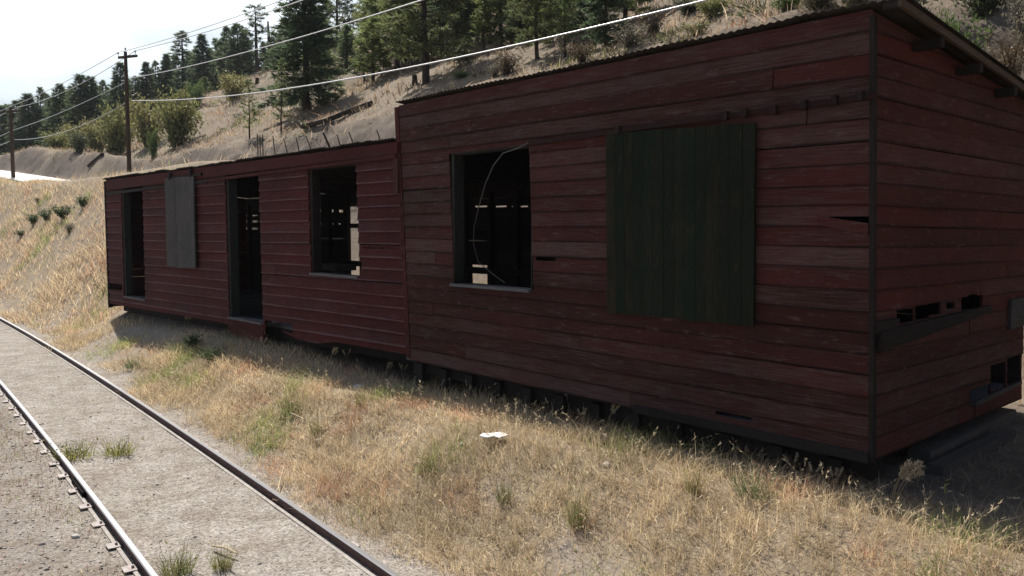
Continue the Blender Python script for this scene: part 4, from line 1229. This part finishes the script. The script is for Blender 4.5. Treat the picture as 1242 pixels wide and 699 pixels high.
gr_ = fbm(st / .9 + 40, qt / .7 + 7, 3) + rs.normal(size=nt_) * .1 > .40
ct[gr_] = np.array([.24, .26, .10]) * rs.uniform(.8, 1.3, (gr_.sum(), 1))
bl = blades(st, qt, ht_, np.full(nt_, .003), ct, rs, .45)
parts.append(bl)
tip = bl[0].reshape(-1, 5, 3); m_ = 7
tp_ = tip[:, 4]; md_ = (tip[:, 2] + tip[:, 3]) / 2
f_ = rs.uniform(.45, 1.05, (nt_, m_, 1))
Ph = (md_[:, None] * (1 - f_) + tp_[:, None] * f_).reshape(-1, 3)
Dh = (np.repeat((tp_ - md_)[:, None], m_, 1) * 6 + rs.normal(size=(nt_, m_, 3)) * .5).reshape(-1, 3)
parts.append(slivers(Ph, Dh, rs.uniform(.018, .045, len(Ph)), rs.uniform(.005, .010, len(Ph)), np.repeat(ct * 1.08, m_, 0) * rs.uniform(.8, 1.15, (len(Ph), 1)), rs))
parts.append(blades(s, q, h, rs.uniform(.0018, .0042, len(s)) * (1 + np.clip(s, 0, 20) / 14), c, rs, .75))
ss_, qs_ = scatter(16000, -5, S0 + .3, Q0 - .6, Q0 + 6.5, rs)
kk = (rs.rand(len(ss_)) < sstep(-.3, .3, fbm(ss_ / .7, qs_ / .7, 3))) & ~((ss_ > S0 - .05) & (qs_ > Q0 - .05))
ss_, qs_ = ss_[kk], qs_[kk]
cs_, g_ = colours(len(ss_), rs, ss_, qs_, .1)
parts.append(blades(ss_, qs_, rs.uniform(.04, .16, len(ss_)), rs.uniform(.003, .006, len(ss_)), cs_ * .8, rs, .9))
o = stuff('dry_grass', parts, M['grass'], 'short dry straw grass between track and shed')
# bank on the left
n = 120000
s, q = scatter(n, 20, 78, 3.5, 13, rs, 1.25)
lb = np.maximum(track_q(s) + 1.0, 4.6)
k = (q > lb + .5 * fbm(s / 2., q / 2., 3)) & ~((s < SL + .4) & (q < QB + .4)) & (rs.rand(n) < .35 + .65 * sstep(-.25, .1, fbm(s / 2.3, q / 1.2, 3))) & ~((s > 56) & (q > 11.3)) & ~((s < 47) & (q > 10.2) & (rs.rand(n) < .93))
s, q = s[k], q[k]
h = rs.uniform(.14, .42, len(s)) * (.5 + .8 * vnoise(s / 2.2, q / 1.1)) * np.interp(q, [4.5, 6.5], [.5, 1])
c, gm = colours(len(s), rs, s / 2.5, q / 1.5, .48)
c = c * np.array([1.0, .98, 1.0])
stuff('bank_grass', [blades(s, q, h, rs.uniform(.010, .022, len(s)), c, rs, .55)], M['grass'], 'tall straw grass covering the left bank')
# behind the shed, the bench and the hillside
n = 130000
s, q = scatter(n, -14, 130, 9.9, 58, rs, 1.5)
q = 9.9 + 48 * ((q - 9.9) / 48) ** 1.5
k = (rs.rand(n) < .15 + .85 * sstep(-.2, .25, fbm(s / 4., q / 3., 4))) & ~((s > 54) & (q > 11.3) & (q < 15.3)) & ~((s > 9) & (q < 15.5) & (rs.rand(n) < .93)) & ~((q > 15.5) & (q < 17.0) & (rs.rand(n) < .85))
s, q = s[k], q[k]
far = np.clip((q - 10) / 30, 0, 1)
h = rs.uniform(.12, .34, len(s)) * (1 + .5 * far); w_ = rs.uniform(.012, .03, len(s)) * (1 + 2.0 * far)
c, gm = colours(len(s), rs, s / 4., q / 3., .42)
dk = (fbm(s / 6 + 33, q / 5., 3) > .15) & (rs.rand(len(s)) < .7)
c[dk] = c[dk] * np.array([.42, .40, .42])
c = c * np.array([.74, .70, .74])
stuff('hill_grass', [blades(s, q, h, w_, c, rs, .6)], M['grass'], 'sparse bunchgrass on the hillside')
# low scrub on the hillside
rs = np.random.RandomState(77)
n = 9000
s, q = scatter(n, -16, 125, 17.6, 46, rs, 1.6)
k = (rs.rand(n) < sstep(-.15, .3, fbm(s / 4. + 60, q / 3., 4)) * np.where(s < 16, 1., .30)) & (q > 18.2 - .5 * (s < 16))
s, q = s[k], q[k]
nb = 46
zc_ = height(s, q); sz = rs.uniform(.14, .5, len(s)) * (1 + .25 * (s < 14))
ctr = np.stack([U[0] * s + N[0] * q, U[1] * s + N[1] * q, zc_], 1)
dirs = rs.normal(size=(len(s), nb, 3)) * np.array([1, 1, .55]); dirs[..., 2] = np.abs(dirs[..., 2])
P = ctr[:, None] + dirs * sz[:, None, None] * .55 * rs.rand(len(s), nb, 1) ** .5
pal = np.array([(.10, .082, .055), (.075, .072, .040), (.13, .12, .06), (.085, .062, .045), (.15, .12, .085), (.09, .105, .045)])
cl_ = pal[rs.randint(0, len(pal), len(s))][:, None] * rs.uniform(.6, 1.5, (len(s), nb, 1))
V, F, c = slivers(P.reshape(-1, 3), (dirs + rs.normal(size=dirs.shape) * .5 + np.array([0, 0, .4])).reshape(-1, 3), (sz[:, None] * rs.uniform(.25, .6, (len(s), nb))).ravel(),
                  (sz[:, None] * rs.uniform(.05, .13, (len(s), nb))).ravel(), cl_.reshape(-1, 3), rs)
stuff('hill_scrub', [(V, F, c)], M['leaf'], 'low dry scrub dotting the hillside')
# weeds in the gravel
parts = []
n = 150000
s, q = scatter(n, -4, 22, -2.5, 5.5, rs, 1.2)
e = q - track_q(s)
cl = fbm(s / .55 + 70, q / .5, 3)
k = (e < .68) & (abs(e + T_G) > .10) & (rs.rand(n) < np.where(e < -T_G, .15 + .85 * sstep(-.2, .25, cl), (.02 + .42 * sstep(.05, .32, cl)) * .6))
s, q, e = s[k], q[k], e[k]
red = (e < -T_G) & (rs.rand(len(s)) < .65)
c, gm = colours(len(s), rs, s, q, .10)
c[red] = np.array([.21, .13, .095]) * rs.uniform(.7, 1.4, (red.sum(), 1))
stuff('track_weeds', [blades(s, q, rs.uniform(.015, .085, len(s)) * np.where(e < -T_G, 1.2, .8), rs.uniform(.003, .007, len(s)), c, rs, .8)], M['grass'], 'sparse low weeds growing in the track gravel')
# loose gravel
def stones(n, rs, s, q, size, shade):
    ico = np.array([(1, 0, 0), (-1, 0, 0), (0, 1, 0), (0, -1, 0), (0, 0, 1), (0, 0, -1)], float)
    fc = np.array([(0, 2, 4), (2, 1, 4), (1, 3, 4), (3, 0, 4), (2, 0, 5), (1, 2, 5), (3, 1, 5), (0, 3, 5)])
    a = rs.rand(n) * 2 * PI; sc = size[:, None] * rs.uniform(.55, 1.25, (n, 3)) * np.array([1, 1, .6])
    V = ico[None] * sc[:, None, :] + rs.normal(size=(n, 6, 3)) * size[:, None, None] * .15
    ca, sn = np.cos(a)[:, None], np.sin(a)[:, None]
    V = np.stack([V[..., 0] * ca - V[..., 1] * sn, V[..., 0] * sn + V[..., 1] * ca, V[..., 2]], -1)
    ctr = np.stack([U[0] * s + N[0] * q, U[1] * s + N[1] * q, height(s, q) + size * .12], 1)
    V = (V + ctr[:, None]).reshape(-1, 3)
    F = (fc[None] + (np.arange(n) * 6)[:, None, None]).reshape(-1, 3)
    c = np.repeat(np.concatenate([shade, np.ones((n, 1))], 1), 24, 0)
    return V, F, c
n = 42000
s, q = scatter(n, -4, 20, -3, Q0, rs, 1.5)
e = q - track_q(s)
k = (abs(abs(e) - T_G) > .07) & (rs.rand(n) < np.where(e < -T_G, 1.0, np.where(e < T_G, .55, .25)))
s, q, e = s[k], q[k], e[k]
size = rs.uniform(.004, .013, len(s)) * np.where(e < -T_G, 1.35, .9) * np.where(rs.rand(len(s)) < .07, 2.0, 1)
sh = np.array([.29, .265, .25])[None] * rs.uniform(.5, 1.7, (len(s), 1)) * np.array([1, .98, .96])
m_, nt, b, L = new_mat('gravel_stone'); at = nd(nt, 'ShaderNodeAttribute', attribute_name='tint'); L.new(at.outputs['Color'], b.inputs['Base Color']); b.inputs['Roughness'].default_value = .9
M['gravel'] = m_
stuff('gravel', [stones(len(s), rs, s, q, size, sh)], M['gravel'], 'loose stones of the track bed')

# ---- tall dry grasses with drooping seed heads along the shed's foot
def seed_grass(seed, nst):
    rs = np.random.RandomState(seed); P, D, LN, WD, CO = [], [], [], [], []; mb = MB()
    for i in range(nst):
        a = rs.normal() * .9 + .5; ln = rs.uniform(.75, 1.0); dr = rs.uniform(.15, .5)
        p0 = np.array([rs.normal() * .05, rs.normal() * .05, -.02])
        pts = [p0 + np.array([math.cos(a) * dr * w ** 2.2, math.sin(a) * dr * w ** 2.2, ln * (w - .30 * dr * w ** 3)]) for w in np.linspace(0, 1, 7)]
        mb.tube(pts, [.008] * 5 + [.006, .002], 4, (.45, .36, .22, 1), cap=False)
        m_ = 90; t = rs.uniform(.62, 1.0, m_) * 6; k = np.clip(t.astype(int), 0, 5); f = (t - k)[:, None]; pa = np.array(pts)
        P.append(pa[k] * (1 - f) + pa[k + 1] * f); D.append((pa[k + 1] - pa[k]) * 5 + rs.normal(size=(m_, 3)) * .5)
        LN.append(rs.uniform(.06, .13, m_)); WD.append(rs.uniform(.018, .034, m_)); CO.append(np.array([.62, .51, .36]) * rs.uniform(.7, 1.3, (m_, 1)))
    P, D, LN, WD, CO = map(np.concatenate, (P, D, LN, WD, CO))
    return mb.mesh('stalk'), crown_mesh('seed_head', P, D, LN, WD, CO, rs)
SG = [seed_grass(k, n_) for k, n_ in ((1, 3), (2, 5), (3, 2))]
def seedy(px, py, top, k, label, group=None):
    p = on_ground(px, py, 3)
    o = thing('seed_grass', label, 'grass clump', (p.x, p.y, p.z), group)
    mobj('stalk', SG[k][0], M['grass'], o); mobj('seed_head', SG[k][1], M['grass'], o)
    kk = max(.12, (at_y(px, top, p.y).z - p.z)); o.scale = (kk, kk, kk); o.rotation_euler = (0, 0, rnd.uniform(-.6, .6))
G7 = "dry seed-head grasses along the shed's foot"
for px, py, top, k in ((205, 388, 372, 1), (228, 395, 378, 0), (318, 425, 405, 0), (402, 440, 418, 1), (420, 441, 420, 2), (468, 456, 436, 1), (488, 458, 437, 0), (505, 462, 442, 2), (528, 468, 446, 1),
                       (543, 472, 448, 0), (580, 478, 470, 2), (612, 488, 468, 0), (655, 500, 482, 1), (680, 508, 484, 2), (706, 516, 490, 0), (985, 590, 555, 2), (1012, 594, 560, 0), (960, 582, 545, 2), (1125, 615, 590, 0), (900, 560, 535, 1)):
    seedy(px, py, top, k, 'tall dry grass stalks with drooping seed heads in the shade line of the shed', G7)
seedy(640, 492, 455, 1, 'upright bushy dry stalk before the middle of the high wall')
seedy(738, 520, 480, 1, 'thick tall dry grass clump below the green shutter')
seedy(1082, 612, 548, 1, 'tall forked dry stalk right of the near corner')

# ---------------------------------------------------------------- poles and wires
def pole(px, base_y, Y, top_py, label, arm_w, rad, ins, arm_dir, names):
    b0 = at_y(px, base_y, Y); zt_ = at_y(px, top_py, Y).z
    z0 = ground(b0.x, b0.y)
    o = thing('utility_pole', label, 'utility pole', (b0.x, b0.y, z0))
    mb = MB(); mb.tube([(b0.x, b0.y, z0 - .4), (b0.x, b0.y, (z0 + zt_) / 2), (b0.x - .0, b0.y, zt_)], [rad, rad * .9, rad * .72], 10); mb.build('pole', M['pole_wood'], o)
    ad = Vector(arm_dir).normalized(); za = zt_ - .22
    mb = MB(); c = Vector((b0.x, b0.y, za)); side = Vector((-ad.y, ad.x, 0))
    mb.box(c - ad * arm_w + side * rad * .8 - Vector((0, 0, .06)), ad * arm_w * 2, side * .09, (0, 0, .12)); arm = mb.build('crossarm', M['pole_wood'], o)
    att = []
    for t in ins:
        p = c + ad * arm_w * t + side * rad * .8
        if t == 0: p = Vector((b0.x, b0.y, zt_ - .06))
        mb = MB(); mb.tube([p, p + Vector((0, 0, .16)), p + Vector((0, 0, .17)), p + Vector((0, 0, .24)), p + Vector((0, 0, .27))], [.015, .015, .05, .045, .02], 8)
        mb.build('insulator', M['glass_ins'], o); att.append(p + Vector((0, 0, .25)))
    return o, att, b0
Y1 = 42.0
arm = (.93, -.36, 0)
p1, at1, b1 = pole(157.5, 226, Y1, 63, 'tall brown utility pole with crossarm rising behind the left end of the shed', .62, .115, (-.95, 0, .9), arm, None)
mb = MB(); mb.tube([at_y(166, 199, Y1), at_y(161, 178, Y1)], .03, 6); mb.tube([at_y(164, 196, Y1), at_y(159, 186, Y1)], .03, 6)
Y2 = 56.0
p2, at2, b2 = pole(16.5, 224, Y2, 131, 'short dark utility pole by the pale road at the left edge', .60, .13, (-.9, .9), arm, None)
def wire(P0, P1, b, c, rad, mat, label, n=40, t1=1.0):
    """sagging cable; z = z0 + b t + c t^2"""
    P0 = Vector(P0)
    pts = [Vector((lerp(P0.x, P1[0], t), lerp(P0.y, P1[1], t), P0.z + b * t + c * t * t)) for t in np.linspace(0, t1, n)]
    mb = MB(); mb.tube(pts, rad, 6)
    o = mb.build('power_line', mat, None, base=tuple(P0), smooth=True, merge=True)
    return tag(o, label, 'cable', 'overhead cables')
E1 = (12.6, 4.7)
wire(at_y(160, 122, Y1), E1, -6.24, 4.05, .019, M['cable'], 'thick white cable sagging lowest across the hillside above the shed')
wire(at_y(159, 95, Y1), E1, -4.35, 2.56, .017, M['cable'], 'pale cable second from the bottom over the dark pines')
wire(at1[2], E1, -4.83, 2.9, .018, M['cable'], 'thin cable from the right end of the crossarm')
wire(at1[0], E1, -4.6, 3.0, .016, M['cable'], 'thin cable from the left end of the crossarm')
def span(A, B, mid_px, rad, label):
    """cable between two points, sagging so that it hangs through mid (photo pixel)"""
    A, B = Vector(A), Vector(B); x = (mid_px[0] - 621) / FPX
    t = (x * A.y - A.x) / ((B.x - A.x) - x * (B.y - A.y)); Y = lerp(A.y, B.y, t); z = at_y(mid_px[0], mid_px[1], Y).z
    c = (z - A.z - (B.z - A.z) * t) / (t * t - t); b = B.z - A.z - c
    return wire(A, B, b, c, rad, M['wire_dark'], label)
span(at_y(156, 123, Y1), at_y(18, 169.5, Y2), (70, 164), .018, 'lowest cable sagging between the two utility poles')
span(at_y(156, 98, Y1), at_y(16, 158, Y2), (70, 141), .018, 'second lowest cable between the two utility poles')
span(at1[0], at2[0], (46, 119), .018, 'upper cable to the left end of the short pole arm')
span(at1[2], at2[1], (80, 114), .018, 'upper cable to the right end of the short pole arm')
# onward from the short pole, out of the frame
d = Vector((b2.x - b1.x, b2.y - b1.y, 0))
for k, (A, zz) in enumerate(((at2[0], 1.5), (at2[1], 1.5), (at_y(16, 158, Y2), 1.2), (at_y(16, 169.5, Y2), 1.2))):
    Bp = Vector(A) + d * 1.6; Bp.z = A.z + zz
    lab = ('topmost cable leaving the frame from the left arm tip of the short pole', 'cable leaving the frame from the right arm tip of the short pole', 'middle cable leaving the frame from the short pole shaft', 'lowest cable leaving the frame from the short pole shaft')[k]
    wire(A, (Bp.x, Bp.y), zz - 3.0, 3.0, .02, M['wire_dark'], lab, 20)
# leaning snag by the gaunt pine
X, Y = az_point(333, 46); z0 = ground(X, Y)
tp = at_y(325, 26, Y)
mb = MB(); mb.tube([(X, Y, z0 - .2), Vector((X, Y, z0)).lerp(tp, .5), tp], [.28, .22, .10], 7); o = mb.build('dead_trunk', M['log_wood'], None, (X, Y, z0)); tag(o, 'bare dead trunk leaning left on the skyline beside the gaunt pine', 'dead tree')

# ---------------------------------------------------------------- stakes, log, stumps
G8 = 'thin stakes leaning on the bench behind the low roof'
def stick(px0, py0, px1, py1, q, rad, name, label, cat, group=None, mat='log_wood'):
    X, Y = az_point(px0, q); z0 = ground(X, Y)
    t = at_y(px1, py1, Y); b_ = at_y(px0, py0, Y); b_.z = min(b_.z, z0)
    mb = MB(); mb.tube([b_, Vector(b_).lerp(t, .5), t], [rad, rad, rad * .8], 6)
    return tag(mb.build(name, M[mat], None, tuple(b_)), label, cat, group)
for x0, y0, x1, y1 in ((313, 181, 312, 162), (316, 181, 315, 164), (319, 180, 318.5, 163), (335, 178, 331, 165), (352, 180, 344, 168), (366, 181, 359, 167), (382, 180, 371, 165), (417, 176, 409, 164), (436, 174, 423, 160), (470, 168, 457, 158)):
    straight = x0 < 325
    stick(x0, y0 + 6, x1, y1, 14.0, .022, 'stake', 'thin upright stake at the foot of the slender young pine' if straight else 'thin dark stake leaning left above the low roof', 'stake', G8)
stick(406, 186, 392, 161, 14.0, .042, 'stake', 'thickest dark stake among those leaning above the low roof', 'stake', G8)
def lying(pts, rad, name, label, cat, mat, lift=.0):
    P = []
    for px, py in pts:
        p = on_ground(px, py, 3); P.append(p + Vector((0, 0, rad + lift)))
    mb = MB(); mb.tube(P, rad, 7); return tag(mb.build(name, M[mat], None, tuple(P[0])), label, cat)
lying([(366, 160), (395, 150), (425, 138), (452, 128)], .11, 'fallen_log', 'long dark fallen log slanting across the slope above the low roof', 'log', 'log_wood')
lying([(107, 205), (124, 190), (138, 182), (156, 177)], .12, 'fallen_log', 'weathered log along the lip of the cut bank left of the crossarm pole', 'log', 'log_wood')
def stump(px, py, hpx, rad, label):
    p = on_ground(px, py, 6); h = hpx / FPX * p.y
    mb = MB(); mb.tube([p - Vector((0, 0, .1)), p + Vector((0, 0, h * .5)), p + Vector((0, 0, h))], [rad * 1.3, rad, rad * .9], 9)
    tag(mb.build('stump', M['log_wood'], None, tuple(p)), label, 'stump')
stump(503, 103, 11, .12, 'short dark stump left of the thick-trunked pine')
stump(312, 101, 6, .16, 'small dark stump on the bare slope under the gaunt pine')

# ---------------------------------------------------------------- things lying about
def plank(pa, pb, wid, th, name, label, cat, mat, lift=0., tilt=0.):
    a, b_ = on_ground(*pa, 3), on_ground(*pb, 3)
    a.z += lift; b_.z += lift
    d = (b_ - a); sd = Vector((-d.y, d.x, 0)).normalized() * wid
    sd.z = tilt
    mb = MB(); mb.box(a, d, sd, (0, 0, th), (rnd.random(), .5, rnd.random(), 1))
    return tag(mb.build(name, M[mat], None, tuple(a)), label, cat)
plank((1128, 566), (1232, 512), .19, .14, 'timber', 'long heavy timber on the ground closest to the end wall', 'timber', 'timber', -.02)
plank((1144, 579), (1232, 533), .13, .10, 'timber', 'thinner timber lying outside the heavy one by the end wall', 'timber', 'timber', -.02)
plank((804, 533), (826, 537), .14, .025, 'plank', 'short pale board end in the shade below the green shutter', 'plank', 'timber', .03, .04)
plank((742, 515), (800, 530), .14, .03, 'plank', 'grey plank lying in the shade left of the pale board end', 'plank', 'timber', .02, .03)
plank((835, 541), (925, 556), .07, .02, 'plank', 'long thin board lying at the foot of the wall near the corner', 'plank', 'timber', .02, .02)
p = on_ground(599, 540, 3)
mb = MB(); nn = 12
ring_ = [Vector((p.x + math.cos(2 * PI * k / nn) * (.125 + rnd.uniform(-.02, .02)), p.y + math.sin(2 * PI * k / nn) * (.075 + rnd.uniform(-.012, .012)), p.z + .095 + rnd.uniform(-.012, .012))) for k in range(nn)]
ctr = Vector((p.x, p.y, p.z + .088))
for k in range(nn):
    a, b_ = ring_[k], ring_[(k + 1) % nn]
    mb.poly([a, b_, ctr]); dn = Vector((0, 0, -.012)); mb.poly([b_ + dn, a + dn, ctr + dn]); mb.poly([a + dn, b_ + dn, b_, a])
tag(mb.build('plastic_lid', M['plastic'], None, tuple(p)), 'crumpled white litter lying on the dry grass below the high window', 'litter')
import bmesh
def rock(px, py, rad, label, name='rock'):
    p = on_ground(px, py, 3)
    bm = bmesh.new(); bmesh.ops.create_icosphere(bm, subdivisions=2, radius=rad)
    for v in bm.verts: v.co *= 1 + .35 * (fbm(v.co.x / rad + px, v.co.y / rad + v.co.z / rad, 2)); v.co.z *= .65
    me = bpy.data.meshes.new(name); bm.to_mesh(me); bm.free()
    o = mobj(name, me, M['stone'], None, (p.x, p.y, p.z + rad * .3)); tag(o, label, 'rock')
rock(388, 537, .055, 'white stone in the strip beside the far rail')
rock(435, 472, .07, 'round pale rock among the grass below the joint of the shed')
rock(562, 541, .03, 'small pale stone left of the white litter')
rock(736, 565, .035, 'pale flat stone in the grass below the green shutter')
rock(92, 652, .035, 'grey stone in the gravel left of the near rail')
def twig(pa, pb, rad, label, mat='stick'):
    a, b_ = on_ground(*pa, 3), on_ground(*pb, 3)
    mb = MB(); mb.tube([a + Vector((0, 0, .04)), a.lerp(b_, .5) + Vector((0, 0, .065)), b_ + Vector((0, 0, .05))], [rad, rad, rad * .6], 6)
    tag(mb.build('twig', M[mat], None, tuple(a)), label, 'stick')
twig((338, 502), (370, 514), .014, 'pale broken stick in the grass strip near the tall green weed')
twig((404, 508), (425, 503), .011, 'thin pale stick beyond the broken one')
twig((195, 481), (210, 478), .014, 'short grey stick beside the far rail')
twig((258, 668), (288, 680), .012, 'brown stick lying between the rails')
twig((337, 600), (345, 572), .008, 'bent straw stalk leaning on the far rail')

# ---------------------------------------------------------------- a little summer haze
hz = MB(); hz.box((-1100, -300, -40), (1900, 0, 0), (0, 1500, 0), (0, 0, 190))
m_, nt, b, L = new_mat('haze_air')
pv = nd(nt, 'ShaderNodeVolumePrincipled'); pv.inputs['Density'].default_value = .00024; pv.inputs['Color'].default_value = (.86, .92, 1, 1)
nt.nodes.remove(b); L.new(pv.outputs['Volume'], nt.nodes['Material Output'].inputs['Volume'])
hzo = hz.build('haze', m_, None, (0, 0, 0)); tag(hzo, 'thin pale summer haze', None, None, 'stuff')
